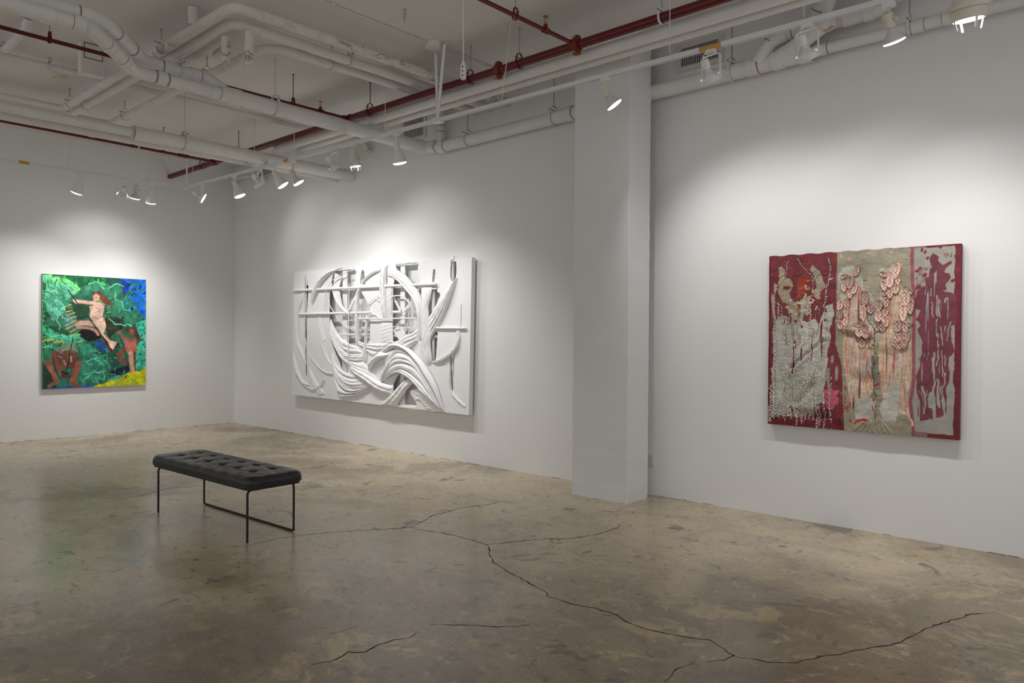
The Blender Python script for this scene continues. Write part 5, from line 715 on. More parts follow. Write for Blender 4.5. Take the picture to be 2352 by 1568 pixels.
W.node_tree.nodes['Background'].inputs[0].default_value = (.98, .98, 1, 1)
W.node_tree.nodes['Background'].inputs[1].default_value = WORLD
S.view_settings.view_transform = 'Standard'; S.view_settings.look = 'None'; S.view_settings.exposure = EXPO; S.view_settings.gamma = 1
S.view_settings.use_curve_mapping = False
# ---------------------------------------------------------------- bench
BR = math.radians(2.0); bc = V((6.19, -3.282, 0)); bx = V((math.cos(BR), math.sin(BR), 0)); by = V((-math.sin(BR), math.cos(BR), 0))
def bp(u, v, z): return bc + bx * u + by * v + V((0, 0, z))
def leather():
    t = NT('black_leather'); co = t.coord(kind='Object')
    t.bump(t.math('ADD', t.noise(co, 120, 4, .6), t.math('MULTIPLY', t.noise(co, 14, 4, .5), .8)), .18, .004)
    return t.set(t.ramp(t.noise(co, 6, 4), [(.3, (.012, .0125, .013, 1)), (.7, (.02, .0205, .021, 1))]), t.ramp(t.noise(co, 9, 4), [(.3, .26), (.7, .40)]), 0, .5)
M['leather'] = leather(); M['button'] = paint('black_leather_button', (.01, .01, .011), .45, .1, 20)
bench = empty('bench', bc, 'black tufted leather bench on thin black legs in the middle of the floor', 'bench')
HL, HD, ZB, ZT = .775, .232, .405, .478
nu, nv = 180, 64; vs = []; fs = []
btn = [(-.775 + 1.55 * (i + 1) / 7, v) for i in range(6) for v in (-.075, .085)]
rnd = random.Random(5)
for i in range(nu + 1):
    for j in range(nv + 1):
        a, b = -1 + 2 * i / nu, -1 + 2 * j / nv
        # rounded plan corners
        u, v = a * HL, b * HD; cr = .075
        du, dv = (abs(u) - (HL - cr)) / cr, (abs(v) - (HD - cr)) / cr
        if du > 0 and dv > 0:
            p_, q_ = du * math.sqrt(1 - dv * dv / 2), dv * math.sqrt(1 - du * du / 2)
            u = math.copysign(HL - cr + p_ * cr, u); v = math.copysign(HD - cr + q_ * cr, v); e = cr * (1 - math.hypot(p_, q_))
        else: e = min(HL - abs(u), HD - abs(v))
        z = ZT - .030 * (1 - math.sqrt(max(0, 1 - (1 - min(1, e / .045)) ** 2)))
        z += .006 * math.sin(math.pi * min(1, e / .2) / 2)
        for (p, q) in btn:
            d2 = math.hypot((u - p), (v - q)); z -= .019 * math.exp(-(d2 / .036) ** 2)
            # creases run from each button across the width and to its neighbours
            if abs(v) < HD - .04: z -= .0045 * math.exp(-((u - p) / .008) ** 2) * (.4 + .6 * math.exp(-abs(v - q) / .08))
            z -= .005 * math.exp(-((v - q) / .016) ** 2) * math.exp(-abs(u - p) / .055)
        z += .0018 * math.sin(u * 31 + 3 * math.sin(v * 22)) * math.sin(v * 27 + 1.5)
        vs.append(bp(u, v, z))
for i in range(nu):
    for j in range(nv):
        a = i * (nv + 1) + j; fs.append((a, a + nv + 1, a + nv + 2, a + 1))
# rolled edge down to the welt
edge = [i * (nv + 1) for i in range(nu + 1)] + [nu * (nv + 1) + j for j in range(1, nv + 1)] + [i * (nv + 1) + nv for i in range(nu - 1, -1, -1)] + [j for j in range(nv - 1, 0, -1)]
prev = edge
for dz, off in ((.008, .004), (.020, .005), (.034, .002), (.046, -.004)):
    base = len(vs)
    for e in edge:
        p = vs[e]; c = p - bc; cu = c.dot(bx); cv = c.dot(by)
        su = off if abs(cu) > HL - .06 else 0; sv = off if abs(cv) > HD - .06 else 0
        vs.append(bp(cu + math.copysign(su, cu), cv + math.copysign(sv, cv), ZT - .030 - dz))
    cur = list(range(base, base + len(edge)))
    for k in range(len(edge)):
        fs.append((prev[k], prev[(k + 1) % len(edge)], cur[(k + 1) % len(edge)], cur[k]))
    prev = cur
fs.append(tuple(prev)); mb = MB(); mb.add(vs, fs)
cu_ = mb.build('cushion', M['leather'], bench, smooth=60)
for (p, q) in btn:
    MB().lathe(bp(p, q, ZT - .018), Zd, [(0, .010), (.004, .010), (.007, .006), (.008, 0)], 14, True, False).build('button', M['button'], cu_)
def rrect(hl, hd, cr, n=6):
    out = []
    for sx, sy, a0 in ((1, 1, 0), (-1, 1, 90), (-1, -1, 180), (1, -1, 270)):
        for k in range(n + 1):
            an = math.radians(a0 + 90 * k / n); out.append((sx * (hl - cr) + cr * math.cos(an), sy * (hd - cr) + cr * math.sin(an)))
    return out
mb = MB(); mb.prism(rrect(HL - .006, HD - .006, .07), ZB - .022, ZB + .002, lambda u, v, d: bp(u, v, d)); mb.build('base_board', M['black'], bench)
MB().tube([bp(u, v, ZB + .002) for u, v in rrect(HL + .004, HD + .004, .075)] + [bp(HL + .004, HD + .004 - .075, ZB + .002)], .004, 8, False).build('welt', M['leather'], bench)
lr = .0085; zl = ZB - .022 - lr
for s in (-1, 1):
    p = fillet([bp(s * .70, -.196, 0), bp(s * .70, -.196, zl), bp(s * .685, .196, zl), bp(s * .685, .196, lr)], .03, 6)
    MB().tube(p, lr, 12).build('leg', M['black'], bench)
MB().tube(fillet([bp(-.685, .196, .06), bp(-.685, .196, lr), bp(.685, .196, lr), bp(.685, .196, .06)], .028, 6), lr, 12).build('floor_bar', M['black'], bench)
# ---------------------------------------------------------------- white relief
RD = DATA['relief']; Y0 = .09
M['gesso'] = paint('white_gesso', (.84, .84, .845), .6, .015, 5, .16, 45)
M['gesso_cloth'] = paint('white_gessoed_cloth', (.85, .85, .855), .65, .01, 5, .25, 30)
TLc, TRc, BRc, BLc = [np.array(c) for c in RD['corners']]
relief = empty('relief_artwork', ((TLc[0] + TRc[0]) / 2, -.03, 1.5), 'large all-white relief of rods, cords and draped cloth on a panel, on the back wall', 'relief')
def inside(px, pz, poly):
    c = np.zeros(px.shape, bool); n = len(poly); j = n - 1
    for i in range(n):
        xi, zi = poly[i]; xj, zj = poly[j]
        if zi != zj:
            c ^= ((zi > pz) != (zj > pz)) & (px < (xj - xi) * (pz - zi) / (zj - zi) + xi)
        j = i
    return c
def smooth_poly(pts, n=5):
    P = catmull([(a, 0, b) for a, b in list(pts) + [pts[0]]], n)[:-1]
    return [(q.x, q.z) for q in P]
def panel_point(u, v):
    return (1 - u) * (1 - v) * BLc[:, None] + u * (1 - v) * BRc[:, None] + u * v * TRc[:, None] + (1 - u) * v * TLc[:, None]
NU, NV = 640, 310
gu, gv = np.meshgrid((np.arange(NU) + .5) / NU, (np.arange(NV) + .5) / NV, indexing='ij')
P = panel_point(gu.ravel(), gv.ravel()); keep = np.ones(P.shape[1], bool)
for poly in RD['openings']: keep &= ~inside(P[0], P[1], smooth_poly(poly))
keep = keep.reshape(NU, NV)
vu, vv = np.meshgrid(np.arange(NU + 1) / NU, np.arange(NV + 1) / NV, indexing='ij')
VP = panel_point(vu.ravel(), vv.ravel()); K = NV + 1
rngp = np.random.RandomState(2)
vs = [(VP[0, i], -Y0, VP[1, i]) for i in range(VP.shape[1])]; off = len(vs)
vs += [(x, -Y0 + .012, z) for x, y, z in vs]; fs = []
for i in range(NU):
    for j in range(NV):
        if not keep[i, j]: continue
        a = i * K + j; b = a + K; c = b + 1; d = a + 1
        fs.append((a, b, c, d))
        for (q, r_, ii, jj) in ((a, b, i, j - 1), (b, c, i + 1, j), (c, d, i, j + 1), (d, a, i - 1, j)):
            if not (0 <= ii < NU and 0 <= jj < NV) or not keep[ii, jj]: fs.append((q, r_, r_ + off, q + off))
used = np.zeros(len(vs), bool)
for f_ in fs:
    for k in f_: used[k] = True
idx = np.cumsum(used) - 1
mb = MB(); mb.add([v for v, q in zip(vs, used) if q], [tuple(int(idx[k]) for k in f_) for f_ in fs]); mb.build('front_sheet', M['gesso'], relief, smooth=30)
# stretcher behind the sheet
cen = (TLc + TRc + BRc + BLc) / 4
def toward(c, k): return c + (cen - c) / np.linalg.norm(cen - c) * k
fr = MB()
C4 = [TLc, TRc, BRc, BLc]; I4 = [toward(c, .07) for c in C4]
for k in range(4):
    a, b, c, d = C4[k], C4[(k + 1) % 4], I4[(k + 1) % 4], I4[k]
    fr.prism([tuple(a), tuple(b), tuple(c), tuple(d)], -.030, -.079, lambda u, v, y: (u, y, v))
fr.build('stretcher_frame', M['gesso'], relief, smooth=0)
for i, q in enumerate(RD['bars']):
    dy = .001 * (i % 5)
    MB().prism(list(q), -.046 - dy, -.064 - dy, lambda u, v, y: (u, y, v)).build('slat', M['gesso'], relief, smooth=0)
for i, q in enumerate(RD['slats']):
    MB().prism(list(q), -.070 - .001 * i, -.082 - .0005 * i, lambda u, v, y: (u, y, v)).build('plank', M['gesso'], relief, smooth=0)
for a, b, r_, h in RD['dowels']:
    p = V((a[0], -(Y0 + h), a[1])); q = V((b[0], -(Y0 + h), b[1])); d = (q - p).normalized(); L = (q - p).length
    MB().lathe(p, d, [(0, r_ * .8), (.004, r_), (L - .004, r_), (L, r_ * .8)], 18).build('dowel', M['gesso'], relief)
def resample(pts, h, n):
    P = catmull([(a, 0, b) for a, b in pts], 10); d = [0]
    for a, b in zip(P[:-1], P[1:]): d.append(d[-1] + (b - a).length)
    out = []; k = 0
    for i in range(n):
        t = d[-1] * i / (n - 1)
        while k < len(d) - 2 and d[k + 1] < t: k += 1
        f_ = (t - d[k]) / max(d[k + 1] - d[k], 1e-9); q = P[k].lerp(P[k + 1], min(1, f_)); out.append((q.x, q.z))
    return np.array(out)
for di, (L, R, m, amp, h0, bul) in enumerate(RD['drapes']):
    n = 56; m = int(m); w_ = 10 * m + 6; a = resample(L, h0, n); b = resample(R, h0, n); vs = []; fs = []
    for i in range(n):
        s_ = i / (n - 1); tp = min(1, .12 + (math.sin(math.pi * s_)) ** .5)
        for j in range(w_ + 1):
            t = j / w_; e = min(1, 5 * min(t, 1 - t))
            ph = .35 * math.sin(5 * s_ + di) * math.sin(math.pi * t)
            h = tp * (h0 * (.45 + .55 * e) + amp * abs(math.sin(math.pi * m * (t + ph * .25))) ** .8 * (.4 + .6 * e) + bul * math.sin(math.pi * t)) + .002
            h += .0015 * math.sin(40 * s_ + 7 * t + di) * e
            x = a[i, 0] * (1 - t) + b[i, 0] * t; z = a[i, 1] * (1 - t) + b[i, 1] * t
            vs.append((x, -(Y0 + h), z))
    for i in range(n - 1):
        for j in range(w_):
            q = i * (w_ + 1) + j; fs.append((q, q + 1, q + w_ + 2, q + w_ + 1))
    # turn the border back so the cloth has an edge
    bd = [j for j in range(w_ + 1)] + [i * (w_ + 1) + w_ for i in range(1, n)] + [(n - 1) * (w_ + 1) + j for j in range(w_ - 1, -1, -1)] + [i * (w_ + 1) for i in range(n - 2, 0, -1)]
    o_ = len(vs); vs += [(vs[k][0], vs[k][1] + .005, vs[k][2]) for k in bd]
    for k in range(len(bd)):
        k2 = (k + 1) % len(bd); fs.append((bd[k], bd[k2], o_ + k2, o_ + k))
    mb = MB(); mb.add(vs, fs); mb.build('draped_cloth', M['gesso_cloth'], relief, smooth=60)
for pts, r_, h in RD['cords']:
    P = catmull([(a, -(Y0 + h), b) for a, b in pts], 8)
    MB().tube(P, r_, 10).build('cord', M['gesso'], relief)
# ---------------------------------------------------------------- painted surfaces
def fbm(u, v, scale, octv=4, seed=0, gain=.5):
    out = np.zeros(np.shape(u)); a = 1; tot = 0
    for o in range(octv):
        rs = np.random.RandomState(seed * 31 + o); n = 64
        g = rs.rand(n, n)
        x = np.asarray(u) * scale[0] * 2 ** o + 17.3 * o; y = np.asarray(v) * scale[1] * 2 ** o + 9.1 * o
        xi = np.floor(x).astype(int); yi = np.floor(y).astype(int); fx = x - xi; fy = y - yi
        fx = fx * fx * (3 - 2 * fx); fy = fy * fy * (3 - 2 * fy)
        g00 = g[xi % n, yi % n]; g10 = g[(xi + 1) % n, yi % n]; g01 = g[xi % n, (yi + 1) % n]; g11 = g[(xi + 1) % n, (yi + 1) % n]
        out += a * ((g00 * (1 - fx) + g10 * fx) * (1 - fy) + (g01 * (1 - fx) + g11 * fx) * fy); tot += a; a *= gain
    return out / tot - .5          # about -.5 .. .5
class Canvas:
    def __init__(s, w, h, aspect):
        s.W, s.H, s.asp = w, h, aspect
        s.u, s.v = np.meshgrid(np.linspace(0, 1, w), np.linspace(0, 1, h), indexing='ij')
        s.c = np.zeros((w, h, 3)); s.hgt = np.zeros((w, h))
        s.wu = fbm(s.u, s.v, (16, 16), 4, 1); s.wv = fbm(s.u, s.v, (16, 16), 4, 2)
        s.var = fbm(s.u, s.v, (26, 26), 4, 3)
    def mask(s, pts, warp=1.0):
        return inside(s.u + s.wu * .035 * warp, s.v + s.wv * .035 * warp, pts)
    def put(s, m, c, var=.35, a=1.0):
        k = (1 + s.var[m] * var)[:, None]
        s.c[m] = s.c[m] * (1 - a) + a * np.clip(np.array(c)[None, :] * k, 0, 255)
    def smask(s, pts, w, warp=.3, taper=True):
        u = s.u + s.wu * .03 * warp; v = s.v + s.wv * .03 * warp; d = np.full(u.shape, 9.)
        lo_u = min(p[0] for p in pts) - w - .03; hi_u = max(p[0] for p in pts) + w + .03
        lo_v = min(p[1] for p in pts) - w - .03; hi_v = max(p[1] for p in pts) + w + .03
        i0, i1 = [int(np.clip(q * s.W, 0, s.W)) for q in (lo_u, hi_u)]; j0, j1 = [int(np.clip(q * s.H, 0, s.H)) for q in (lo_v, hi_v)]
        if i1 <= i0 or j1 <= j0: return d < 0
        U = u[i0:i1, j0:j1]; Vv = v[i0:i1, j0:j1] * s.asp; dd = np.full(U.shape, 9.)
        P = [(q.x, q.y) for q in catmull([(a, b, 0) for a, b in pts], 5)] if len(pts) > 2 else pts
        for (ax, ay), (bx_, by_) in zip(P[:-1], P[1:]):
            ay *= s.asp; by_ *= s.asp
            L = (bx_ - ax) ** 2 + (by_ - ay) ** 2 + 1e-12
            t = np.clip(((U - ax) * (bx_ - ax) + (Vv - ay) * (by_ - ay)) / L, 0, 1)
            dd = np.minimum(dd, np.hypot(U - ax - t * (bx_ - ax), Vv - ay - t * (by_ - ay)))
        d[i0:i1, j0:j1] = dd
        return d < w / 2
def lin(c):
    c = np.clip(c, 0, 255) / 255
    return np.where(c <= .04045, c / 12.92, ((c + .055) / 1.055) ** 2.4)
def colour_mesh(ob, cols):
    me = ob.data; at = me.color_attributes.new('paint', 'FLOAT_COLOR', 'POINT')
    a = np.ones((len(me.vertices), 4), np.float32); a[:, :3] = cols; at.data.foreach_set('color', a.ravel())
def painted(name, rough, spec=.4, bscale=60, bstr=.15):
    t = NT(name); at = t.n('ShaderNodeVertexColor'); at.layer_name = 'paint'
    t.bump(t.noise(t.coord(), bscale, 4, .6), bstr, .004)
    return t.set(at.outputs[0], rough, 0, spec)
def grid_mesh(name, cv_, mat, parent, pos, smooth=True):
    W_, H_ = cv_.W, cv_.H; o = parent_world(parent)
    p = pos(cv_.u.ravel(), cv_.v.ravel(), cv_.hgt.ravel()) - np.array(o)[None, :]
    i, j = np.meshgrid(np.arange(W_ - 1), np.arange(H_ - 1), indexing='ij'); a = (i * H_ + j).ravel()
    q = np.stack([a, a + 1, a + H_ + 1, a + H_], 1)
    me = bpy.data.meshes.new(name); n = len(p)
    me.vertices.add(n); me.vertices.foreach_set('co', p.astype(np.float32).ravel())
    me.loops.add(q.size); me.loops.foreach_set('vertex_index', q.ravel().astype(np.int32))
    me.polygons.add(len(q)); me.polygons.foreach_set('loop_start', np.arange(0, q.size, 4, dtype=np.int32))
    me.polygons.foreach_set('use_smooth', np.ones(len(q), bool))
    me.update(calc_edges=True); me.materials.append(mat)
    ob = bpy.data.objects.new(name, me); COL.objects.link(ob); ob.parent = parent
    colour_mesh(ob, lin(cv_.c.reshape(-1, 3))); return ob

# ---- green painting on the left wall
gy0, gy1, gz0, gz1 = -2.8542, -1.4603, .7051, 2.3195
cvg = Canvas(460, 530, 1.158); rs = np.random.RandomState(11)
cvg.put(np.ones((460, 530), bool), (44, 112, 84), .7)
def squig(u, v, L, amp, ang, n=6):
    ca, sa = math.cos(ang), math.sin(ang); ph = rs.rand() * 6
    return [(u + ca * L * (k / n - .5) - sa * amp * math.sin(k * 2.2 + ph), v + (sa * L * (k / n - .5) + ca * amp * math.sin(k * 2.2 + ph)) / 1.158) for k in range(n + 1)]
figs = []
for it in DATA['green']:
    if it[0] == 'p' and it[1] == (104, 60, 48): break
    figs.append(it)
rest = DATA['green'][len(figs):]
for it in figs:
    if it[0] == 'p': cvg.put(cvg.mask(it[2], it[3]), it[1], .75)
    else: cvg.put(cvg.smask(it[3], it[2]), it[1], .3)
def scatter(n, reg, cols, w, L, amp, ang, jit=.5):
    for _ in range(n):
        u = reg[0] + rs.rand() * (reg[2] - reg[0]); v = reg[1] + rs.rand() * (reg[3] - reg[1]); c = cols[rs.randint(len(cols))]
        cvg.put(cvg.smask(squig(u, v, L * (.6 + .8 * rs.rand()), amp, ang + (rs.rand() - .5) * 2 * jit), w * (.6 + .8 * rs.rand())), c, .2)
scatter(26, (.03, .15, .24, .42), [(52, 132, 104), (60, 140, 112), (130, 214, 178)], .007, .14, .012, 1.0)
scatter(20, (.05, .06, .33, .16), [(70, 150, 120), (150, 240, 160)], .006, .09, .008, .5)
scatter(34, (.10, .0, .60, .09), [(90, 232, 110), (18, 74, 46), (40, 150, 80), (12, 60, 50)], .007, .05, .004, 1.2, .7)
scatter(18, (.0, .08, .06, .5), [(30, 150, 70), (60, 190, 90), (24, 70, 44)], .010, .04, .004, 1.4)
scatter(34, (.70, .10, .88, .36), [(34, 106, 84), (74, 152, 118), (40, 120, 96)], .010, .05, .004, 1.9, .5)
scatter(44, (.80, .0, 1, .30), [(46, 122, 92), (40, 112, 80), (14, 44, 92), (20, 150, 235)], .016, .026, .002, 2.2, .4)
scatter(46, (.90, .36, 1, .84), [(40, 128, 104), (120, 214, 178), (20, 66, 130), (36, 104, 84)], .008, .022, .002, 2.1, .5)
scatter(46, (.36, .62, .68, .96), [(104, 190, 156), (26, 84, 66), (62, 150, 122), (90, 170, 140)], .007, .06, .008, .6, 1.2)
scatter(24, (.02, .52, .40, .66), [(120, 212, 172), (28, 70, 48), (86, 184, 140), (196, 190, 40)], .008, .07, .010, .3, .6)
scatter(30, (.62, .62, .80, .92), [(28, 90, 66), (16, 54, 56), (60, 150, 116), (40, 60, 120)], .008, .05, .006, 1.0, 1.2)
scatter(26, (.38, .18, .66, .40), [(34, 90, 56), (70, 150, 96), (22, 58, 38), (170, 160, 50)], .006, .06, .005, 2.6, .6)
scatter(16, (.62, .33, .78, .50), [(58, 70, 50), (30, 42, 28), (74, 88, 64)], .006, .03, .004, .8, 1.2)
for pts in ([(.62, .10), (.70, .055), (.77, .075)], [(.68, .14), (.70, .20), (.76, .22), (.77, .28), (.84, .30)], [(.63, .37), (.68, .42), (.78, .44), (.82, .42), (.86, .47), (.93, .50)], [(.42, .08), (.50, .055), (.57, .10)], [(.03, .52), (.10, .545), (.16, .53), (.22, .56), (.30, .555)], [(.40, .78), (.48, .74), (.56, .80)], [(.38, .94), (.46, .86), (.56, .88), (.57, .95)]):
    cvg.put(cvg.smask(pts, .012, 1.2), (92, 206, 168), .3)
for _ in range(30):
    u, v = .66 + rs.rand() * .34, .90 + rs.rand() * .085
    if v > 1.02 - (u - .5) * .26: cvg.put(cvg.smask([(u, v), (u + .006, v + .008)], .012), (96, 172, 140), .2)
for it in rest:
    if it[0] == 'p':
        cvg.put(cvg.mask(it[2], it[3] * .6), it[1], .55)
    else: cvg.put(cvg.smask(it[3], it[2], .4), it[1], .45)
scatter(14, (.13, .66, .34, .73), [(150, 174, 150), (92, 116, 98), (120, 90, 74)], .005, .05, .005, .3, .5)
scatter(12, (.56, .17, .68, .27), [(92, 46, 36), (140, 78, 60)], .004, .04, .004, .8, .3)
cvg.c[:2, :] = (70, 190, 130)
cvg.hgt = np.clip(cvg.var, -.3, .3) * .004 + fbm(cvg.u, cvg.v, (70, 70), 2, 8) * .0016
M['oil'] = painted('oil_paint', .45, .4, 90, .2)
M['canvas'] = paint('raw_canvas_edge', srgb(150, 138, 132), .85, .08, 20, .1, 200)
gp = empty('green_painting', (.0, (gy0 + gy1) / 2, gz0), 'unframed green and blue painting of three figures with paddles in foliage, on the left wall', 'painting')
grid_mesh('painted_canvas', cvg, M['oil'], gp, lambda u, v, h: np.stack([.040 + h, gy0 + (gy1 - gy0) * u, gz1 - (gz1 - gz0) * v], 1))
MB().box2((.004, gy0, gz0), (.0375, gy1, gz1)).build('stretcher', M['canvas'], gp, smooth=0)

# ---- red and grey textile on the back wall
tx0, tx1, tz0, tz1 = 9.2772, 10.6774, .7766, 2.1791
NT_ = 640
cvt = Canvas(NT_, NT_, 1.0); ones = np.ones((NT_, NT_), bool)
def xat(curve, v):
    c = np.array(curve); return np.interp(v, c[:, 1], c[:, 0])
s1 = xat(DATA['textile_seams']['seam1'], cvt.v); s2 = xat(DATA['textile_seams']['seam2'], cvt.v) + cvt.wu * .006
left = cvt.u < s1; right = cvt.u > s2; mid = ~left & ~right
cvt.put(left, (118, 54, 60), .35); cvt.put(mid, (150, 143, 124), .22); cvt.put(right, (160, 156, 146), .16)
# broken red print over the grey of the right panel
pr = fbm(cvt.u, cvt.v, (60, 60), 4, 21); pz = fbm(cvt.u, cvt.v, (7, 7), 3, 22)
cvt.put(right & (pr + pz * 1.3 + np.clip(cvt.v - .55, 0, 1) * .22 > .36), (120, 66, 68), .3)
cvt.put(right & ((cvt.u > .975 + cvt.wu * .02) | (cvt.v > .975 + cvt.wv * .02) | (cvt.v < .008 + cvt.wv * .012)), (112, 44, 54), .3)
cvt.put(np.abs(cvt.u - s2 - .012) < .009, (150, 84, 90), .3)
band = (cvt.u > s2 + .02) & (cvt.u < s2 + .075); cvt.put(band, (150, 147, 140), .2, .6)
# orange and pink flecks on the taupe cloth
fl = fbm(cvt.u, cvt.v, (46, 46), 3, 23)
fz = fbm(cvt.u, cvt.v, (6, 6), 2, 24)
cvt.put(mid & (cvt.v < .22) & (fl > .23) & (fz > -.05), (196, 120, 84), .3)
cvt.put(mid & (cvt.v < .40) & (fl < -.27) & (fz < .12), (206, 160, 144), .2)
streak = fbm(cvt.u, cvt.v, (64, 3.2), 3, 31); streak2 = fbm(cvt.u, cvt.v, (110, 6), 2, 32)
ridge = np.zeros((NT_, NT_))
pal = np.array([(104, 88, 78), (158, 104, 92), (192, 140, 126), (206, 172, 156), (170, 160, 144), (214, 194, 178), (190, 160, 112), (208, 176, 160), (178, 122, 108), (182, 176, 162)])
for it in DATA['textile']:
    if it[0] == 'p':
        m = cvt.mask(it[2], it[3])
        if it[4] == 1:
            k = np.clip(((streak * 1.5 + streak2 * .8) + .5) * len(pal), 0, len(pal) - 1).astype(int)
            cvt.c[m] = pal[k[m]] * (1 + cvt.var[m] * .2)[:, None]
            ridge[m] = (streak * 1.2 + streak2)[m] * .008
        elif it[4] == 2:
            fall = streak2 + streak * .7 - np.clip(cvt.v - .72, 0, 1) * .9
            m &= (fall > -.34)
            cvt.put(m, (116, 62, 72), .3)
            rows = (np.sin(cvt.v * 900) * .5 + fbm(cvt.u, cvt.v, (40, 300), 2, 41))
            cvt.c[m] *= (1 + rows[m] * .12)[:, None]
        else:
            cvt.put(m & (left | mid), it[1], .3)
    else:
        cvt.put(cvt.smask(it[3], it[2], 1.2), it[1], .3)
# red showing through in runs on the left panel, orange in the flower heart
runs = fbm(cvt.u, cvt.v, (70, 7), 3, 51)
cvt.put(left & (cvt.v > .36) & (cvt.v < .62) & (runs > .20) & (cvt.u > .05), (118, 52, 58), .3)
cvt.put(left & (cvt.v > .30) & (cvt.v < .95) & (fbm(cvt.u, cvt.v, (48, 10), 4, 52) > .19) & (cvt.u > .03), (150, 142, 124), .3)
cvt.put(left & (cvt.v > .15) & (cvt.v < .48) & (fbm(cvt.u, cvt.v, (26, 22), 4, 53) > .17) & (cvt.u > .03) & (cvt.u < .30), (160, 150, 130), .3)
cvt.put(left & (cvt.v > .16) & (cvt.v < .45) & (fbm(cvt.u, cvt.v, (30, 26), 4, 54) > .22), (112, 44, 52), .3)
cvt.put(left & (cvt.v > .935 + cvt.wv * .12 + streak2 * .10), (104, 36, 44), .4)
heart = (np.hypot(cvt.u - .20, cvt.v - .27) < .09 + cvt.wu * .06)
cvt.put(left & heart & (fl > .20), (176, 92, 62), .4); cvt.put(left & heart & (fl < -.12), (190, 176, 156), .2)
cvt.put(left & (cvt.u < .012), (108, 38, 46), .3)
# relief of the cloth: wrinkles, tucks, impasto
H = fbm(cvt.u, cvt.v, (5, 12), 4, 61) * .012 + fbm(cvt.u, cvt.v, (22, 40), 3, 62) * .005 + fbm(cvt.u, cvt.v, (120, 120), 2, 63) * .0022
H = np.where(right, H * .22, H) + ridge
def dent(u0, v0, u1, v1, w, amp):
    L = (u1 - u0) ** 2 + (v1 - v0) ** 2; t = np.clip(((cvt.u - u0) * (u1 - u0) + (cvt.v - v0) * (v1 - v0)) / L, 0, 1)
    d = np.hypot(cvt.u - u0 - t * (u1 - u0), cvt.v - v0 - t * (v1 - v0)); global H
    H = H + amp * np.exp(-(d / w) ** 2)
def q3(r, x, y): return TQ[(r, x, y)]
# bulging belly of the grey shape and the tucks that cross it
dent(.20, .60, .28, .78, .10, .020); dent(.14, .66, .32, .50, .012, -.022); dent(.17, .64, .33, .48, .022, .016)
dent(.18, .86, .26, .76, .020, -.016); dent(.20, .92, .34, .93, .022, -.024); dent(.22, .89, .30, .88, .03, .016); dent(.25, .80, .27, .74, .02, -.010); dent(.28, .50, .33, .42, .03, .012)
dent(.45, .47, .57, .50, .022, -.020); dent(.44, .43, .56, .45, .025, .016); dent(.57, .55, .58, .92, .018, -.022); dent(.48, .70, .54, .72, .03, -.014); dent(.64, .56, .70, .60, .02, -.008)
for k in range(7): dent(.50 + .03 * k, .99, .56 + .012 * k, .93 - .004 * (k % 3), .006, .006)
for k in range(9): dent(.02 + .035 * k, .12 + .01 * (k % 4), .05 + .035 * k, .10 + .012 * (k % 3), .005, .005)
cvt.hgt = H
M['cloth_paint'] = painted('painted_cloth', .75, .25, 160, .22)
M['woven'] = paint('burgundy_woven_cloth', srgb(112, 46, 54), .85, .12, 40, .2, 260)
tp_ = empty('textile_artwork', ((tx0 + tx1) / 2, 0, tz0), 'burgundy and grey textile collage with pink petals and beads, right of the column', 'textile artwork')
def tpos(u, v, h): return np.stack([tx0 + (tx1 - tx0) * u, -.060 - h, tz1 - (tz1 - tz0) * v + np.where(v < .002, .004 * np.sin(u * 60) * (u < .7), 0)], 1)
grid_mesh('painted_cloth', cvt, M['cloth_paint'], tp_, tpos)
# the cloth wraps over the stretcher: a rim follows its ragged edge back to the wall side
rim = []
for i in range(NT_): rim.append((i, 0))
for j in range(1, NT_): rim.append((NT_ - 1, j))
for i in range(NT_ - 2, -1, -1): rim.append((i, NT_ - 1))
for j in range(NT_ - 2, 0, -1): rim.append((0, j))
ru = np.array([cvt.u[a] for a in rim]); rv = np.array([cvt.v[a] for a in rim]); rh = np.array([cvt.hgt[a] for a in rim])
fr_ = tpos(ru, rv, rh); bk = fr_.copy(); bk[:, 1] = -.008; n = len(rim)
mb = MB(); mb.add(list(map(tuple, fr_)) + list(map(tuple, bk)), [(k, (k + 1) % n, n + (k + 1) % n, n + k) for k in range(n)]); mb.build('wrapped_edge', M['woven'], tp_, smooth=40)
MB().box2((tx0 + .01, -.03, tz0 + .01), (tx1 - .01, -.004, tz1 - .01)).build('stretcher', M['canvas'], tp_, smooth=0)
def hat(u, v):
    return cvt.hgt[int(np.clip(u, 0, 1) * (NT_ - 1)), int(np.clip(v, 0, 1) * (NT_ - 1))]
M['petal'] = painted('pink_petal_paint', .5, .4, 120, .2)
rs = np.random.RandomState(4)
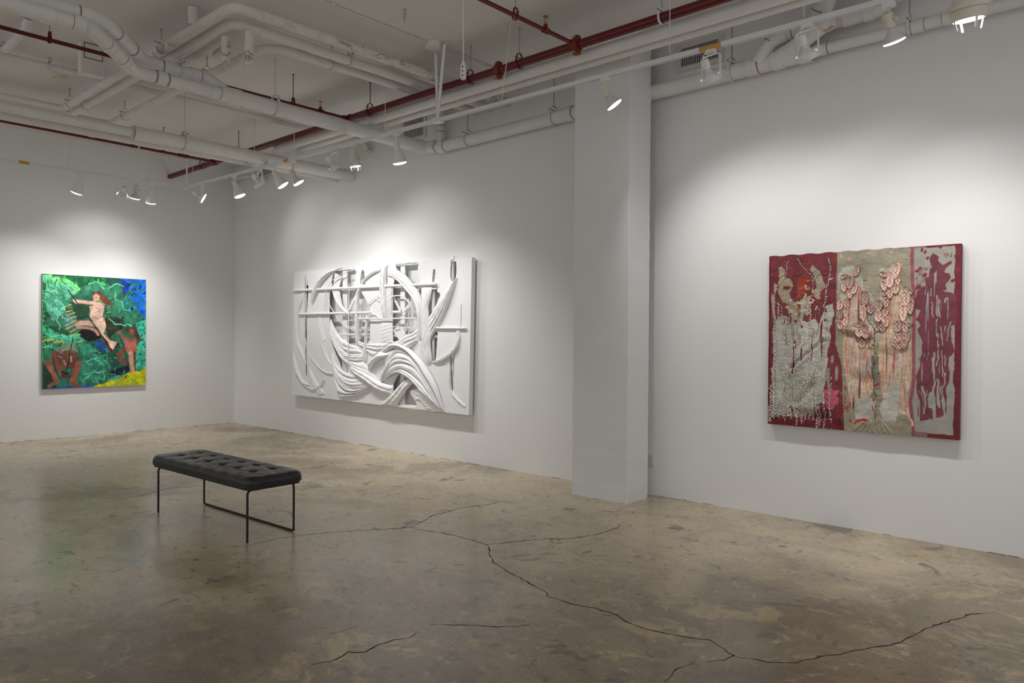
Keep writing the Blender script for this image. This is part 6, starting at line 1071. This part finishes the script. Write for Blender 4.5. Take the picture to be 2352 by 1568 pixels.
for (u, v, a, b, an) in DATA['pads']:
    ca, sa = math.cos(math.radians(an)), math.sin(math.radians(an)); x0 = tx0 + (tx1 - tx0) * u; z0 = tz1 - (tz1 - tz0) * v
    vs = []; cs = []; fs = []; nr, ns = 9, 30; base = -.060 - hat(u, v) - .004
    sd = rs.randint(1000); tone = rs.rand() * .25
    for k in range(nr + 1):
        r_ = k / nr
        for q in range(ns):
            th = 2 * math.pi * q / ns; e = 1 + .06 * math.sin(3 * th + sd) + (.10 * abs(math.sin(th)) ** 6)
            px, pz = a * r_ * e * math.cos(th), b * r_ * e * math.sin(th)
            gro = math.exp(-(px / (a * .22)) ** 2) * (abs(pz) < b * .8)
            h = .008 + .005 * math.exp(-((r_ - .85) / .14) ** 2) - .004 * gro - .007 * max(0, (r_ - .93) / .07)
            h += .004 * math.sin(px * 260 + sd) * math.sin(pz * 210) * (r_ < .9)
            vs.append((x0 + px * ca + pz * sa, base - h - .003 * pz / b, z0 - px * sa + pz * ca))
            w_ = .5 + .5 * math.sin(px * 190 + sd) * math.cos(pz * 160 + sd * .7)
            c = np.array((228, 188, 172)) * (1 - w_) + np.array((238, 222, 208)) * w_
            if r_ > .78 and r_ < .97: c = np.array((222, 166, 148))
            if gro > .5: c = c * .5 + np.array((204, 128, 112)) * .5
            if r_ > .97: c = np.array((206, 148, 132))
            cs.append(c * (1 - tone))
    for k in range(nr):
        for q in range(ns):
            i = k * ns + q; j = k * ns + (q + 1) % ns; fs.append((i, j, j + ns, i + ns))
    o_ = len(vs)
    for q in range(ns):
        x, y, z = vs[nr * ns + q]; vs.append((x, -.058, z)); cs.append(np.array((150, 92, 82)))
    for q in range(ns): fs.append((nr * ns + q, nr * ns + (q + 1) % ns, o_ + (q + 1) % ns, o_ + q))
    mb = MB(); mb.add(vs, fs); ob = mb.build('petal', M['petal'], tp_, smooth=70); colour_mesh(ob, lin(np.array(cs)))
t = NT('pearl_bead'); nz = t.noise(t.coord(), 90, 2)
M['bead'] = t.set(t.ramp(nz, [(.35, (.62, .56, .46, 1)), (.65, (.86, .84, .80, 1))]), .18, .55, .6)
ph = (1 + 5 ** .5) / 2
ICO = [V(q).normalized() for q in ((-1, ph, 0), (1, ph, 0), (-1, -ph, 0), (1, -ph, 0), (0, -1, ph), (0, 1, ph), (0, -1, -ph), (0, 1, -ph), (ph, 0, -1), (ph, 0, 1), (-ph, 0, -1), (-ph, 0, 1))]
ICF = [(0, 11, 5), (0, 5, 1), (0, 1, 7), (0, 7, 10), (0, 10, 11), (1, 5, 9), (5, 11, 4), (11, 10, 2), (10, 7, 6), (7, 1, 8), (3, 9, 4), (3, 4, 2), (3, 2, 6), (3, 6, 8), (3, 8, 9), (4, 9, 5), (2, 4, 11), (6, 2, 10), (8, 6, 7), (9, 8, 1)]
mb = MB()
for pts, n in DATA['beads']:
    P = resample(pts, 0, n + 1)
    for (u, v) in P:
        u += rs.randn() * .0034; v += rs.randn() * .002; r_ = .0042 * (.75 + .5 * rs.rand())
        if not (0.002 < u < .372 and .02 < v < 1.01): continue
        c = V((tx0 + (tx1 - tx0) * u, -.060 - hat(u, v) - r_ * .6, tz1 - (tz1 - tz0) * v))
        mb.add([c + k * r_ for k in ICO], ICF)
b = mb.build('bead_trim', M['bead'], tp_, smooth=80); b['kind'] = 'stuff'
